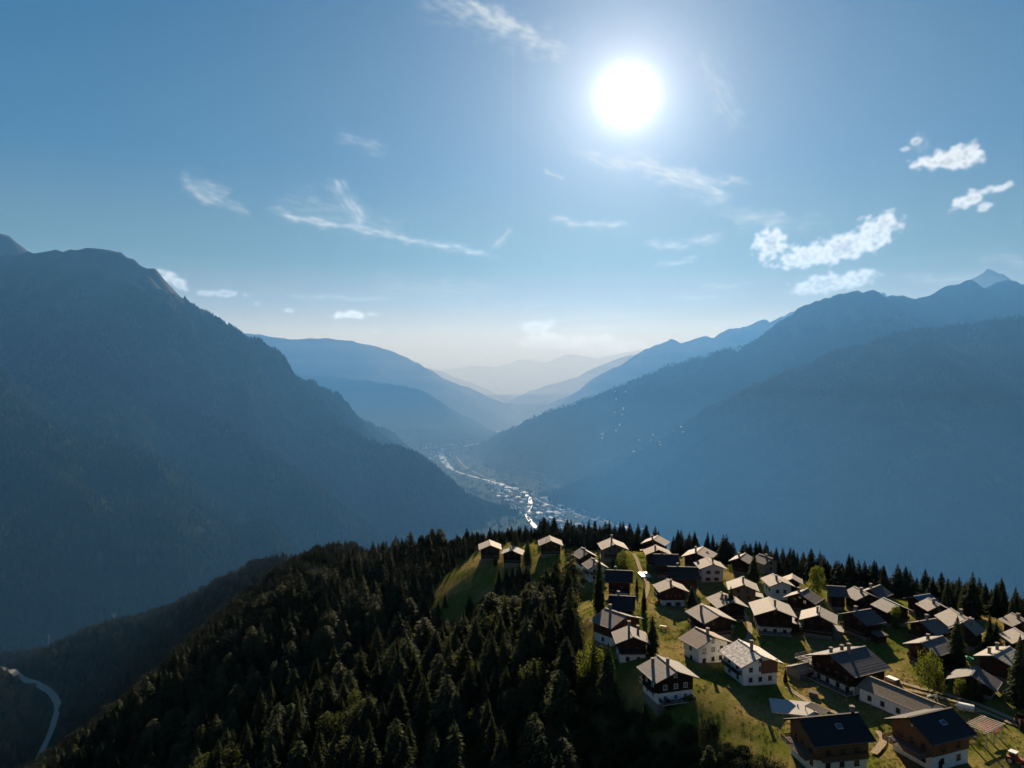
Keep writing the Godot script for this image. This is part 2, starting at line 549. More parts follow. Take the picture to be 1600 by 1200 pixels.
func haze_bank(size: Vector3, at: Vector3, density: float, color: Color, label: String) -> void:
	var bank := FogVolume.new()
	bank.name = numbered("haze")
	bank.shape = RenderingServer.FOG_VOLUME_SHAPE_BOX
	bank.size = size
	bank.position = at
	var m := FogMaterial.new()
	m.density = density
	m.albedo = color
	bank.material = m
	setting(bank, "stuff")
	tag(bank, label, "haze")
	add_child(bank)


# ---------------------------------------------------------------- clouds, part of the computed sky

# thin streaks of ice cloud: [strength, half width in degrees, [azimuth, elevation] ...] in degrees
const CIRRUS := [
	[0.42, 0.22, [-18.65, 11.72], [-17.30, 11.44], [-16.40, 10.95], [-13.63, 10.72], [-11.74, 10.47], [-9.34, 10.12], [-7.89, 9.69], [-4.95, 9.31], [-1.98, 8.76], [0.00, 8.04]],
	[0.30, 0.45, [-13.84, 14.27], [-12.91, 13.05], [-11.97, 11.71], [-11.26, 10.44]],
	[0.28, 0.22, [0.00, 10.92], [-0.74, 9.97], [-1.74, 9.10]],
	[0.26, 0.35, [-24.21, 12.88], [-22.97, 12.35], [-21.70, 11.80], [-19.31, 11.18]],
	[0.16, 0.50, [-24.62, 13.26], [-22.12, 12.60], [-20.83, 12.53]],
	[0.45, 0.35, [3.95, 16.46], [7.38, 15.56], [9.81, 15.10], [12.67, 14.20], [15.01, 13.39], [16.39, 12.04]],
	[0.30, 0.28, [12.19, 14.54], [15.00, 13.75], [18.19, 13.62]],
	[0.30, 0.45, [-5.40, 26.40], [-1.97, 25.51], [0.00, 24.72], [2.47, 23.48], [4.92, 22.51]],
	[0.26, 0.35, [-2.95, 26.08], [-0.49, 24.72], [0.99, 24.51]],
	[0.35, 0.13, [2.38, 14.98], [3.27, 14.65], [4.25, 14.17]],
	[0.38, 0.22, [2.48, 11.48], [6.42, 10.86], [9.34, 10.97]],
	[0.36, 0.25, [9.83, 9.54], [11.74, 9.11], [13.63, 9.41], [16.41, 9.76]],
	[0.30, 0.20, [10.80, 7.90], [12.70, 7.94], [14.11, 8.27]],
	[0.28, 0.18, [14.12, 6.10], [15.97, 6.04], [18.68, 6.33]],
	[0.25, 0.15, [11.76, 5.48], [13.65, 5.30], [15.98, 5.38]],
	[0.30, 0.14, [-17.34, 5.34], [-14.59, 5.28], [-11.76, 5.29], [-8.39, 5.30]],
	[0.18, 0.30, [-13.59, 17.11], [-11.71, 16.71], [-9.32, 15.94]],
	[0.20, 0.30, [16.40, 11.27], [19.10, 10.65], [20.41, 11.01]],
	[0.22, 0.25, [0.99, 3.72], [4.96, 3.96], [9.85, 4.06], [12.72, 4.21]],
	[0.25, 0.30, [2.98, 2.48], [7.42, 3.10], [12.25, 3.40]],
	[0.20, 0.25, [27.48, 6.36], [30.53, 5.76], [33.38, 6.20]],
	[0.16, 0.70, [6.41, 15.82], [10.77, 14.88], [14.55, 12.96], [16.85, 11.47]],
	[0.14, 0.80, [-7.83, 26.48], [-1.97, 25.11], [3.94, 23.04]],
	[0.12, 0.70, [-17.74, 12.76], [-12.68, 11.22], [-7.89, 10.45]],
	[0.14, 0.60, [14.02, 22.87], [14.96, 21.16], [15.89, 18.99], [17.26, 17.17]],
	[0.13, 0.50, [15.48, 11.55], [18.21, 10.71], [20.85, 10.31], [23.40, 10.35]],
	[0.14, 0.50, [-7.90, 4.67], [-1.99, 4.46], [4.96, 4.79], [10.33, 4.54]],
	[0.12, 0.50, [-11.76, 6.54], [-5.94, 6.06], [0.00, 6.28]],
	[0.15, 0.35, [28.54, 15.47], [28.93, 14.82], [28.37, 14.28]],
	[0.15, 0.35, [31.96, 7.00], [34.06, 6.96], [36.06, 6.40]]]
# small heaped clouds: [azimuth, elevation, half width, half height, tilt, strength] in degrees
const CUMULUS := [
	[19.29, 8.97, 1.30, 1.30, 50, 1.00],
	[21.52, 7.94, 2.24, 0.85, 12, 1.00],
	[24.25, 8.40, 2.74, 1.10, 15, 1.00],
	[26.35, 9.38, 1.59, 1.20, 30, 1.00],
	[23.02, 5.92, 2.24, 0.80, 5, 0.95],
	[25.09, 6.23, 1.40, 0.65, 10, 0.95],
	[30.51, 13.60, 1.99, 0.75, 0, 1.00],
	[31.53, 13.66, 1.00, 0.80, 30, 0.90],
	[31.84, 11.02, 1.20, 0.50, 25, 1.00],
	[33.49, 11.45, 0.65, 0.30, 15, 0.90],
	[32.56, 10.37, 0.45, 0.35, 0, 0.80],
	[28.63, 14.98, 0.35, 0.35, 0, 0.70],
	[27.98, 14.58, 0.30, 0.20, 0, 0.60],
	[-24.76, 6.16, 1.10, 0.50, -30, 0.90],
	[-21.54, 5.35, 1.59, 0.30, 0, 0.80],
	[-12.34, 3.98, 1.30, 0.40, 0, 0.85],
	[-14.38, 1.45, 2.74, 0.45, 0, 0.70],
	[-16.69, 1.67, 1.99, 0.45, 0, 0.60],
	[-19.05, 4.69, 0.30, 0.20, 0, 0.50],
	[-16.81, 4.23, 0.40, 0.20, 0, 0.50],
	[-10.57, 4.10, 0.50, 0.15, 0, 0.50],
	[-21.94, 3.59, 0.50, 0.25, 0, 0.50],
	[-10.58, 2.79, 0.40, 0.15, 0, 0.50],
	[1.99, 3.13, 1.20, 0.80, 0, 0.60],
	[2.98, 1.99, 2.49, 0.80, 0, 0.70],
	[6.44, 1.73, 2.49, 0.90, 0, 0.70],
	[9.13, 1.33, 1.99, 0.70, 0, 0.60],
	[9.84, 5.13, 0.35, 0.15, 0, 0.30]]


func segment_off(p: Vector2, a: Vector2, b: Vector2) -> Vector2:
	# distance from p to the segment and the place along it
	var d := b - a
	var t := clampf((p - a).dot(d) / maxf(d.length_squared(), 1e-6), 0.0, 1.0)
	return Vector2(p.distance_to(a + d * t), t)


func paint_clouds(im: Image) -> void:
	var w := im.get_width()
	var h := im.get_height()
	var n := FastNoiseLite.new()
	n.seed = 21
	n.frequency = 1.0
	n.fractal_octaves = 4
	n.fractal_gain = 0.42
	var thin := FastNoiseLite.new()
	thin.seed = 22
	thin.frequency = 1.0
	thin.fractal_octaves = 4
	var px := 360.0 / w
	for c in CIRRUS:
		var lo := Vector2(1e9, 1e9)
		var hi := -lo
		var pts: Array[Vector2] = []
		for k in range(2, c.size()):
			pts.append(Vector2(c[k][0], c[k][1]))
			lo = lo.min(pts[-1])
			hi = hi.max(pts[-1])
		var reach: float = c[1] * 3.0
		for j in range(int((90.0 - hi.y - reach) / px), int((90.0 - maxf(lo.y - reach, 0.3)) / px)):
			for i in range(int((lo.x - reach) / px), int((hi.x + reach) / px)):
				var p := Vector2((i + 0.5) * px, 90.0 - (j + 0.5) * px)
				var q: Vector2 = p + Vector2(thin.get_noise_2d(p.x * 0.5, p.y * 0.9), thin.get_noise_2d(p.x * 0.5 + 50.0, p.y * 0.9)) * c[1] * 1.5
				var off := 1e9
				var along := 0.0
				for k in pts.size() - 1:
					var s := segment_off(q, pts[k], pts[k + 1])
					if s.x < off:
						off = s.x
						along = (k + s.y) / (pts.size() - 1)
				if off > reach:
					continue
				var dir := (pts[-1] - pts[0]).normalized()
				var u := p.dot(dir)
				var v := p.dot(dir.orthogonal())
				var fibre := clampf(0.55 + 0.9 * thin.get_noise_2d(u * 0.55 + v * 0.5, v * 3.2), 0.0, 1.3)
				var a: float = c[0] * 2.0 * exp(-pow(off / c[1], 2.0) * 0.85) * fibre * smoothstep(0.0, 0.2, along) * smoothstep(1.0, 0.8, along)
				blend_cloud(im, posmod(i, w), j, a, Color(0.80, 0.80, 0.76))
	for c in CUMULUS:
		var at := Vector2(c[0], c[1])
		var reach: float = maxf(c[2], c[3]) * 1.7
		for j in range(maxi(int((90.0 - at.y - reach) / px), 0), mini(int((90.0 - at.y + reach) / px), int(89.8 / px))):
			for i in range(int((at.x - reach) / px), int((at.x + reach) / px)):
				var p := Vector2((i + 0.5) * px, 90.0 - (j + 0.5) * px)
				var q := (p - at).rotated(-deg_to_rad(c[4]))
				var r := Vector2(q.x / c[2], q.y / c[3])
				if r.y < 0.0:
					r.y *= 1.25
				var body := 1.0 - r.length()
				if body < -0.9:
					continue
				var f := n.get_noise_2d(p.x * 0.95 + c[0], p.y * 1.2) + 0.2 * n.get_noise_2d(p.x * 2.4, p.y * 2.6 + c[1])
				var dens := body + 0.16 + 0.62 * f
				var a: float = c[5] * smoothstep(0.05, 0.62, dens)
				if a > 0.003:
					# towards the sun the thin edges glow, the thick middle stays grey
					var lit := clampf(0.98 - 0.34 * smoothstep(0.5, 1.1, dens) + 0.3 * n.get_noise_2d(p.x * 2.0 + 7.0, p.y * 2.4), 0.5, 1.05)
					if c[1] < 4.5:
						lit *= 1.6
					blend_cloud(im, posmod(i, w), j, a, Color(lit, lit * 0.985, lit * 0.945))


func blend_cloud(im: Image, i: int, j: int, a: float, c: Color) -> void:
	if a <= 0.002 or j < 0:
		return
	a = minf(a, 1.0)
	var was := im.get_pixel(i, j)
	var to := c / EXPOSURE
	to = Color(maxf(to.r, was.r), maxf(to.g, was.g), maxf(to.b, was.b))
	im.set_pixel(i, j, was.lerp(to, a))


# ---------------------------------------------------------------- trees

var tree_kinds := {}


func leaf_material(color: Color, through: Color) -> StandardMaterial3D:
	var m := plain(color, 0.9)
	m.metallic_specular = 0.1
	m.backlight_enabled = true
	m.backlight = through
	m.vertex_color_use_as_albedo = true
	m.cull_mode = BaseMaterial3D.CULL_DISABLED
	return m


func tri(st: SurfaceTool, a: Vector3, b: Vector3, c: Vector3) -> void:
	var n := (c - a).cross(b - a).normalized()
	for p in [a, b, c]:
		st.set_normal(n)
		st.add_vertex(p)


func trunk_mesh(height: float, radius: float, limbs: Array) -> ArrayMesh:
	var st := SurfaceTool.new()
	st.begin(Mesh.PRIMITIVE_TRIANGLES)
	var rods := [[Vector3(0, -1.2, 0), Vector3(0, height, 0), radius, radius * 0.12]]
	rods.append_array(limbs)
	for r in rods:
		var a: Vector3 = r[0]
		var b: Vector3 = r[1]
		var axis := (b - a).normalized()
		var u := axis.cross(Vector3(0.3, 0.1, 0.95)).normalized()
		var v := axis.cross(u)
		for k in 6:
			var d0 := u * cos(k * TAU / 6.0) + v * sin(k * TAU / 6.0)
			var d1 := u * cos((k + 1) * TAU / 6.0) + v * sin((k + 1) * TAU / 6.0)
			tri(st, a + d0 * r[2], b + d0 * r[3], a + d1 * r[2])
			tri(st, a + d1 * r[2], b + d0 * r[3], b + d1 * r[3])
	return st.commit()


# a conifer of height 1 built of drooping, ragged boughs
func conifer_crown(seed_: int, spread: float, whorls: int, boughs: int, droop: float, from: float, body := 0.8) -> ArrayMesh:
	var r := RandomNumberGenerator.new()
	r.seed = seed_
	var st := SurfaceTool.new()
	st.begin(Mesh.PRIMITIVE_TRIANGLES)
	for w in whorls:
		var t := (w + r.randf() * 0.6) / whorls
		var y := lerpf(from, 0.99, pow(t, 0.92))
		var taper := pow(1.0 - t, body) * (0.6 + 0.4 * smoothstep(0.0, 0.22, t))
		var n := int(boughs * (0.55 + 0.45 * (1.0 - t)))
		for k in n:
			var a := (k + r.randf() * 0.9 + w * 0.37) * TAU / n
			var reach := spread * taper * r.randf_range(0.62, 1.12) + 0.012
			var out := Vector3(cos(a), 0, sin(a))
			var side := Vector3(-sin(a), 0, cos(a))
			var base := Vector3(0, y + 0.012, 0)
			var tip := out * reach + Vector3(0, y - droop * reach * r.randf_range(0.6, 1.4), 0)
			var mid := base.lerp(tip, 0.55) + Vector3(0, 0.02 * taper, 0)
			var wide := reach * r.randf_range(0.2, 0.34)
			tri(st, base, mid + side * wide, tip)
			tri(st, base, tip, mid - side * wide)
			for s in 5:
				var f := r.randf_range(0.25, 1.0)
				var root := base.lerp(tip, f)
				var hang := Vector3(0, -reach * r.randf_range(0.12, 0.34), 0)
				var sway := side * wide * r.randf_range(-1.5, 1.5) + out * reach * r.randf_range(-0.05, 0.16)
				tri(st, root + side * 0.012, root + hang + sway, root - side * 0.012 + out * reach * 0.14)
	for k in 5:
		var a := k * TAU / 5.0
		var d := Vector3(cos(a), 0, sin(a)) * 0.014
		tri(st, d + Vector3(0, 0.95, 0), Vector3(0, 1.03, 0), d.rotated(Vector3.UP, TAU / 5.0) + Vector3(0, 0.95, 0))
	return st.commit()


# a leafy or pine crown of height 1: clumps of small leaves on limbs
func leafy_crown(seed_: int, clumps: int, leaves: int, spread: float, low: float) -> Array:
	var r := RandomNumberGenerator.new()
	r.seed = seed_
	var st := SurfaceTool.new()
	st.begin(Mesh.PRIMITIVE_TRIANGLES)
	var limbs := []
	for c in clumps:
		var f := (c + 0.5) / clumps
		var y := lerpf(low, 0.93, f)
		var wide := spread * sqrt(clampf(1.0 - pow(2.0 * f - 0.85, 2.0) * 0.75, 0.05, 1.0))
		var a := c * 2.4 + r.randf() * 0.8
		var at := Vector3(cos(a), 0, sin(a)) * wide * sqrt(r.randf_range(0.15, 1.0)) + Vector3(0, y + r.randf_range(-0.04, 0.04), 0)
		limbs.append([Vector3(0, y * 0.6, 0), at, 0.012, 0.003])
		var size := spread * r.randf_range(0.38, 0.62)
		for l in leaves:
			var d := Vector3(r.randfn(), r.randfn() * 0.75, r.randfn()).normalized() * size * pow(r.randf(), 0.4)
			var p := at + d
			var u := Vector3(r.randfn(), r.randfn(), r.randfn()).normalized() * r.randf_range(0.014, 0.03)
			var v := u.cross(Vector3(r.randfn(), r.randfn(), r.randfn())).normalized() * r.randf_range(0.014, 0.028)
			tri(st, p - u, p + v, p + u)
			tri(st, p - u, p + u, p - v)
	return [st.commit(), limbs]


# a distant conifer: a few ragged skirts
func far_conifer(seed_: int, spread: float) -> ArrayMesh:
	var r := RandomNumberGenerator.new()
	r.seed = seed_
	var st := SurfaceTool.new()
	st.begin(Mesh.PRIMITIVE_TRIANGLES)
	for w in 7:
		var t := w / 7.0
		var top := 0.16 + 0.84 * minf(t + 0.3, 1.0)
		var low := 0.06 + 0.84 * t
		var n := 9
		for k in n:
			var a0 := (k + r.randf() * 0.5) * TAU / n
			var a1 := a0 + TAU / n * r.randf_range(0.8, 1.3)
			var r0 := spread * pow(1.0 - t, 0.85) * r.randf_range(0.6, 1.15)
			var r1 := spread * pow(1.0 - t, 0.85) * r.randf_range(0.4, 1.0)
			tri(st, Vector3(0, top, 0), Vector3(cos(a0) * r0, low - r.randf() * 0.05, sin(a0) * r0), Vector3(cos(a1) * r1, low + r.randf() * 0.04, sin(a1) * r1))
	return st.commit()


func make_trees() -> void:
	M.bark = plain(lin(0.05, 0.04, 0.03), 0.95)
	var tints := {
		"spruce": [Color(0.009, 0.017, 0.009), Color(0.013, 0.021, 0.012), Color(0.008, 0.014, 0.009), Color(0.019, 0.027, 0.015)],
		"larch": [Color(0.026, 0.036, 0.016), Color(0.020, 0.029, 0.013), Color(0.034, 0.037, 0.021)],
		"pine": [Color(0.016, 0.023, 0.013), Color(0.025, 0.027, 0.018)],
		"leafy": [Color(0.015, 0.025, 0.007), Color(0.012, 0.020, 0.007), Color(0.010, 0.016, 0.007)],
	}
	for kind in tints:
		tree_kinds[kind] = {"crowns": [], "trunks": [], "mats": []}
		for c in tints[kind]:
			tree_kinds[kind].mats.append(leaf_material(lin(c.r, c.g, c.b), Color(0.2, 0.22, 0.09) if kind != "leafy" else Color(0.3, 0.33, 0.1)))
	for v in 5:
		tree_kinds.spruce.crowns.append(conifer_crown(100 + v, [0.25, 0.22, 0.28, 0.24, 0.19][v], [30, 32, 27, 30, 34][v], 12, [0.45, 0.5, 0.35, 0.55, 0.5][v], [0.05, 0.08, 0.04, 0.1, 0.05][v], [0.8, 0.72, 0.85, 0.65, 0.75][v]))
		tree_kinds.spruce.trunks.append(trunk_mesh(0.97, 0.016, []))
	for v in 4:
		tree_kinds.larch.crowns.append(conifer_crown(200 + v, [0.25, 0.29, 0.24, 0.27][v], [26, 24, 28, 25][v], 11, [0.15, 0.1, 0.25, 0.2][v], [0.12, 0.16, 0.1, 0.14][v], [0.55, 0.5, 0.6, 0.52][v]))
		tree_kinds.larch.trunks.append(trunk_mesh(0.97, 0.016, []))
	for v in 3:
		var made := leafy_crown(300 + v, 22, 75, 0.27, 0.3)
		tree_kinds.pine.crowns.append(made[0])
		tree_kinds.pine.trunks.append(trunk_mesh(0.9, 0.02, made[1]))
		made = leafy_crown(400 + v, 20, 95, [0.36, 0.3, 0.42][v], 0.16)
		tree_kinds.leafy.crowns.append(made[0])
		tree_kinds.leafy.trunks.append(trunk_mesh(0.85, 0.02, made[1]))


const TREE_NAMES := {"spruce": "spruce_tree", "larch": "larch_tree", "pine": "pine_tree", "leafy": "leafy_tree"}
var planted := 0


func plant(kind: String, x: float, z: float, height: float, label: String, group := "", wide := 1.0, called := "") -> void:
	var k: Dictionary = tree_kinds[kind]
	var root := Node3D.new()
	root.name = numbered(called if called != "" else TREE_NAMES[kind])
	add_child(root)
	root.position = Vector3(x, ground(x, z) - 0.15, z)
	root.rotation.y = rng.randf() * TAU
	root.scale = Vector3(height * wide, height, height * wide)
	var v: int = rng.randi() % int(k.crowns.size())
	put("trunk", k.trunks[v], M.bark, root)
	put("crown", k.crowns[v], k.mats[rng.randi() % int(k.mats.size())], root)
	tag(root, label, "shrub" if called == "shrub" else "tree", group)
	planted += 1


# single trees in and around the village: [kind, x, z, height, width, what it is]
const VILLAGE_TREES := [
	["spruce", 39.6, -206.0, 11.4, 0.90, "slender spruce behind the lowest grey-roofed chalet at the forest edge"],
	["spruce", 25.1, -190.5, 17.1, 1.00, "tall dark spruce left of the lowest grey-roofed chalet"],
	["spruce", 28.9, -242.5, 20.4, 0.55, "tallest slender spruce left of the black-roofed chalet"],
	["spruce", 45.5, -266.5, 7.2, 0.55, "thin spruce at the right corner of the black-roofed chalet"],
	["spruce", 43.5, -241.0, 9.7, 0.55, "slender spruce on the lawn strip below the white slab"],
	["spruce", 38.2, -236.0, 7.6, 0.60, "slender spruce in front of the lower black roof"],
	["spruce", 35.6, -232.5, 7.7, 0.60, "second slender spruce in front of the lower black roof"],
	["spruce", 41.5, -300.5, 6.5, 0.50, "thin spruce before the grey weathered gable"],
	["spruce", 61.1, -248.5, 8.9, 1.10, "bushy spruce at the corner of the red-shuttered chalet"],
	["spruce", 68.7, -239.0, 9.0, 1.00, "small spruce before the half hidden pale roof, left of the pair"],
	["spruce", 70.8, -236.5, 11.4, 1.20, "larger spruce before the half hidden pale roof, right of the pair"],
	["spruce", 93.1, -281.5, 10.6, 1.30, "broad spruce beside the grey-roofed chalet near the rim"],
	["leafy", 109.8, -263.5, 10.9, 0.90, "green leafy tree at the rim above the meadow"],
	["leafy", 119.7, -228.0, 7.8, 0.75, "round green tree on the meadow above the curving lawn"],
	["spruce", 132.4, -238.5, 6.0, 0.80, "dark small spruce left of the small pale roof"],
	["spruce", 136.0, -237.5, 5.5, 0.70, "thin young spruce before the small pale roof"],
	["spruce", 123.3, -219.5, 5.9, 1.00, "small spruce before the gable of the grey-roofed chalet"],
	["spruce", 120.4, -197.5, 15.2, 1.15, "tallest broad dark spruce in front of the right-hand chalets"],
	["spruce", 139.9, -214.0, 10.4, 0.80, "dark spruce behind the red-walled chalet"],
	["spruce", 141.2, -213.0, 8.8, 0.80, "second dark spruce behind the red-walled chalet"],
	["leafy", 105.6, -185.0, 10.3, 0.65, "light green leafy tree on the meadow beside the path"],
	["leafy", 107.4, -183.5, 5.9, 0.80, "lower leafy bush beside the light green tree on the path"],
	["leafy", 111.7, -181.5, 4.9, 0.90, "rounded bush before the low barn, first along the path"],
	["spruce", 114.7, -179.0, 6.1, 0.90, "small conical spruce before the low barn"],
	["leafy", 113.5, -180.5, 4.2, 0.90, "rounded bush between the conical spruce and its neighbour"],
	["spruce", 122.8, -176.5, 17.5, 1.00, "big dark spruce at the right edge of the picture"],
	["spruce", 152.7, -242.5, 15.4, 1.15, "tallest spruce on the rim at the right"],
	["spruce", 151.8, -245.5, 11.0, 1.00, "spruce just left of the tallest rim spruce"],
	["spruce", 165.5, -250.0, 12.1, 1.10, "second tallest spruce on the rim at the right"],
	["spruce", 160.2, -266.0, 8.1, 0.90, "pointed spruce right of the blue metal roof"],
	["spruce", 146.6, -248.0, 8.0, 0.70, "slim spruce directly behind the blue metal roof"],
	["spruce", 161.5, -236.0, 9.3, 0.90, "spruce on the rim above the pale roof at the right edge"],
	["spruce", 7.2, -342.5, 12.9, 1.00, "dark spruce between the meadow chalets left of the village"],
	["spruce", 1.9, -359.0, 12.9, 1.00, "dark spruce behind the small grey-roofed meadow chalet"],
	["spruce", -8.0, -353.0, 5.7, 1.10, "low spruce in front of the sunny meadow chalet"],
	["leafy", 45.9, -298.5, 7.5, 0.90, "leafy tree in the garden before the grey gable"],
	["leafy", 51.9, -222.5, 1.8, 1.60, "low bush on the lawn beside the small white house"],
	["leafy", 23.2, -203.5, 9.1, 1.20, "sunlit yellow-green bush at the forest edge"],
	["leafy", 21.1, -203.5, 5.5, 1.30, "lower sunlit bush at the forest edge"],
	["larch", 42.1, -155.5, 7.0, 1.10, "olive larch at the bottom edge before the bushy bank"],
	["spruce", 97.6, -246.5, 4.4, 0.90, "small spruce beside the tiny hut"],
	["leafy", 38.1, -178.0, 2.6, 1.60, "grey-green bush at the corner of the lowest grey-roofed chalet"],
]


func plant_village_trees() -> void:
	for t in VILLAGE_TREES:
		plant(t[0], t[1], t[2], t[3], t[5], t[6] if t.size() > 6 else "", t[4], "shrub" if t[0] == "leafy" and t[3] < 3.5 else "")


# shrubs and young spruces that grow against the houses
func plant_gardens() -> void:
	var r := RandomNumberGenerator.new()
	r.seed = 19
	for i in range(0, HOUSES.size(), 2):
		var h: Dictionary = HOUSES[i]
		var turn := deg_to_rad(h.yaw)
		var side := 1.0 if i % 4 else -1.0
		var at := Vector3(side * (h.w * 0.5 + 0.6), 0, h.l * r.randf_range(-0.3, 0.45)).rotated(Vector3.UP, turn)
		if r.randf() < 0.6:
			plant("leafy", h.x + at.x, h.z + at.z, r.randf_range(1.5, 2.8), "low dark shrub growing against a house wall", "garden shrubs beside the houses", 1.3, "shrub")
		else:
			plant("spruce", h.x + at.x * 1.15, h.z + at.z * 1.15, r.randf_range(3.0, 6.0), "young spruce growing close beside a house wall", "young spruces beside the houses")


func clear_of_road(x: float, z: float, off: float) -> bool:
	for i in FOREST_ROAD.size() - 1:
		if segment_off(Vector2(x, z), Vector2(FOREST_ROAD[i][0], FOREST_ROAD[i][1]), Vector2(FOREST_ROAD[i + 1][0], FOREST_ROAD[i + 1][1])).x < off:
			return false
	return true


const FOREST_ROAD := [[-840, -1140], [-820, -1172], [-703, -1038], [-646, -994], [-611, -967], [-581, -932], [-563, -896], [-552, -870], [-537, -828], [-504, -763]]


func plant_forest() -> void:
	var r := RandomNumberGenerator.new()
	r.seed = 41
	var spots := []
	# near woods
	var z := -640.0
	while z < -120.0:
		var x := -330.0
		while x < 300.0:
			var px := x + r.randf_range(-3.2, 3.2)
			var pz := z + r.randf_range(-3.2, 3.2)
			var d := -pz
			if absf(px) < 0.76 * d + 25.0 and not is_meadow(px, pz) and not near_house(px, pz) and not in_poly(SHRUBS, px, pz) and not (px > 17.0 and pz > -215.0):
				if r.randf() < 0.93:
					spots.append([px, pz, d * d + px * px])
				if (px > 60.0 or pz < -320.0 and px > -45.0) and r.randf() < 0.75:
					spots.append([px + r.randf_range(2.4, 4.0), pz + r.randf_range(-3.5, 3.5), d * d + px * px])
			x += 7.0
		z += 7.0
	# those that show largest are single trees
	spots.sort_custom(func(a, b): return a[2] < b[2])
	var single := 0
	var rest := {"spruce": [], "larch": [], "pine": []}
	for s in spots:
		var g := ground(s[0], s[1])
		var low: float = (EYE.y - g) / -s[1]
		var mix := noise.get_noise_2d(s[0] * 0.02, s[1] * 0.02) + r.randf_range(-0.35, 0.35)
		var rim: bool = s[0] > -45.0 and s[1] < -300.0 or s[0] > 60.0
		var kind := "spruce"
		if mix > 0.2 and not rim:
			kind = "larch"
		elif mix < -0.33 and not rim:
			kind = "pine"
		var height := r.randf_range(11.0, 20.5) * (1.0 if kind != "pine" else 0.72)
		if rim:
			height = r.randf_range(8.0, 14.5)
			if s[0] < 14.0 and s[0] > -45.0 and s[1] > -440.0:
				height *= 0.62
		if single < 262 and low < 0.60:
			single += 1
			plant(kind, s[0], s[1], height, tree_label(kind, height, s[0], s[1]), {"spruce": "spruces of the near wood", "larch": "larches of the near wood", "pine": "pines of the near wood"}[kind], r.randf_range(0.95, 1.45))
		else:
			rest[kind].append([Vector3(s[0], g - 0.2, s[1]), height])
	# the wooded ridge farther down
	z = -1500.0
	while z < -180.0:
		var x := -1150.0
		while x < 330.0:
			var px := x + r.randf_range(-3.6, 3.6)
			var pz := z + r.randf_range(-3.6, 3.6)
			if absf(px) < -0.78 * pz + 40.0 and (px < -330.0 or pz < -640.0 or px > 300.0) and clear_of_road(px, pz, 9.0):
				var g := ground(px, pz)
				if g > -640.0:
					var kind := "spruce" if r.randf() < 0.45 else ("larch" if r.randf() < 0.5 else "pine")
					rest[kind].append([Vector3(px, g - 0.2, pz), r.randf_range(9.0, 17.0)])
			x += 8.2
		z += 8.2
	for kind in rest:
		scatter(kind, rest[kind], r)


func tree_label(kind: String, height: float, x: float, z: float) -> String:
	var size := "tall" if height > 15.5 else ("young" if height < 11.5 else "middling")
	var look: String = {"spruce": "dark pointed spruce", "larch": "olive feathery larch", "pine": "round-headed pine"}[kind]
	var px := x / -z
	var where := "at the left end of the near wood"
	if x > 60.0:
		where = "on the wooded rim right of the village"
	elif z < -330.0:
		where = "on the wooded crest near the sunny meadow"
	elif px > 0.06:
		where = "beside the bank below the lowest houses" if z > -215.0 else "at the wood edge left of the lowest houses"
	elif z > -185.0:
		where = "at the bottom edge below the near wood" if px > -0.15 else "at the bottom edge left of centre"
	elif px > -0.08:
		where = "in the middle of the near wood" if z > -235.0 else "in the upper wood below the sunny meadow"
	elif px > -0.24:
		where = "in the near wood left of centre" if z > -235.0 else "along the upper edge of the near wood"
	return "%s %s %s" % [size, look, where]


const FOREST_LABELS := {
	"spruce": "dark spruce forest covering the lower ridge and slopes",
	"larch": "olive larches mixed through the forest on the slopes",
	"pine": "bushy pines mixed through the forest on the slopes",
	"leafy": "dark bushes covering the steep bank below the lowest houses"}


func scatter(kind: String, spots: Array, r: RandomNumberGenerator) -> void:
	var root := Node3D.new()
	root.name = numbered(kind + "_forest" if kind != "leafy" else "shrubbery")
	add_child(root)
	setting(root, "stuff")
	tag(root, FOREST_LABELS[kind], "forest" if kind != "leafy" else "bushes")
	var k: Dictionary = tree_kinds[kind]
	var tints: Array = {"spruce": [Color(0.009, 0.016, 0.009), Color(0.023, 0.030, 0.016)], "larch": [Color(0.020, 0.029, 0.015), Color(0.041, 0.045, 0.025)], "pine": [Color(0.013, 0.021, 0.013), Color(0.034, 0.037, 0.024)], "leafy": [Color(0.009, 0.017, 0.007), Color(0.023, 0.034, 0.012)]}[kind]
	var leaf := leaf_material(Color.WHITE, Color(0.2, 0.22, 0.09))
	for v in int(k.crowns.size()):
		var mesh := ArrayMesh.new()
		mesh.add_surface_from_arrays(Mesh.PRIMITIVE_TRIANGLES, k.crowns[v].surface_get_arrays(0))
		mesh.surface_set_material(0, leaf)
		var mine := []
		for i in range(v, spots.size(), int(k.crowns.size())):
			mine.append(spots[i])
		var mm := MultiMesh.new()
		mm.transform_format = MultiMesh.TRANSFORM_3D
		mm.use_colors = true
		mm.mesh = mesh
		mm.instance_count = mine.size()
		for i in mine.size():
			var h: float = mine[i][1]
			var wide := r.randf_range(0.95, 1.45)
			var b := Basis(Vector3.UP, r.randf() * TAU).scaled(Vector3(h * wide, h, h * wide))
			mm.set_instance_transform(i, Transform3D(b, mine[i][0]))
			mm.set_instance_color(i, (tints[0] as Color).lerp(tints[1], r.randf()))
		var o := MultiMeshInstance3D.new()
		o.name = "crowns"
		o.multimesh = mm
		root.add_child(o, true)


# forest on the flanks of the near mountains: [mountain, trees, x from, x to, z from, z to]
const WOODED := [[0, 80000, -3800.0, 150.0, -7400.0, -1700.0], [1, 50000, 100.0, 4200.0, -5700.0, -2100.0], [2, 36000, -600.0, 5600.0, -8200.0, -4700.0]]
const WOODED_LABELS := ["dark conifer forest on the steep mountainside across the gorge", "blue hazy forest on the mountainside right of the valley", "hazy forest on the mountain behind the right-hand slope"]


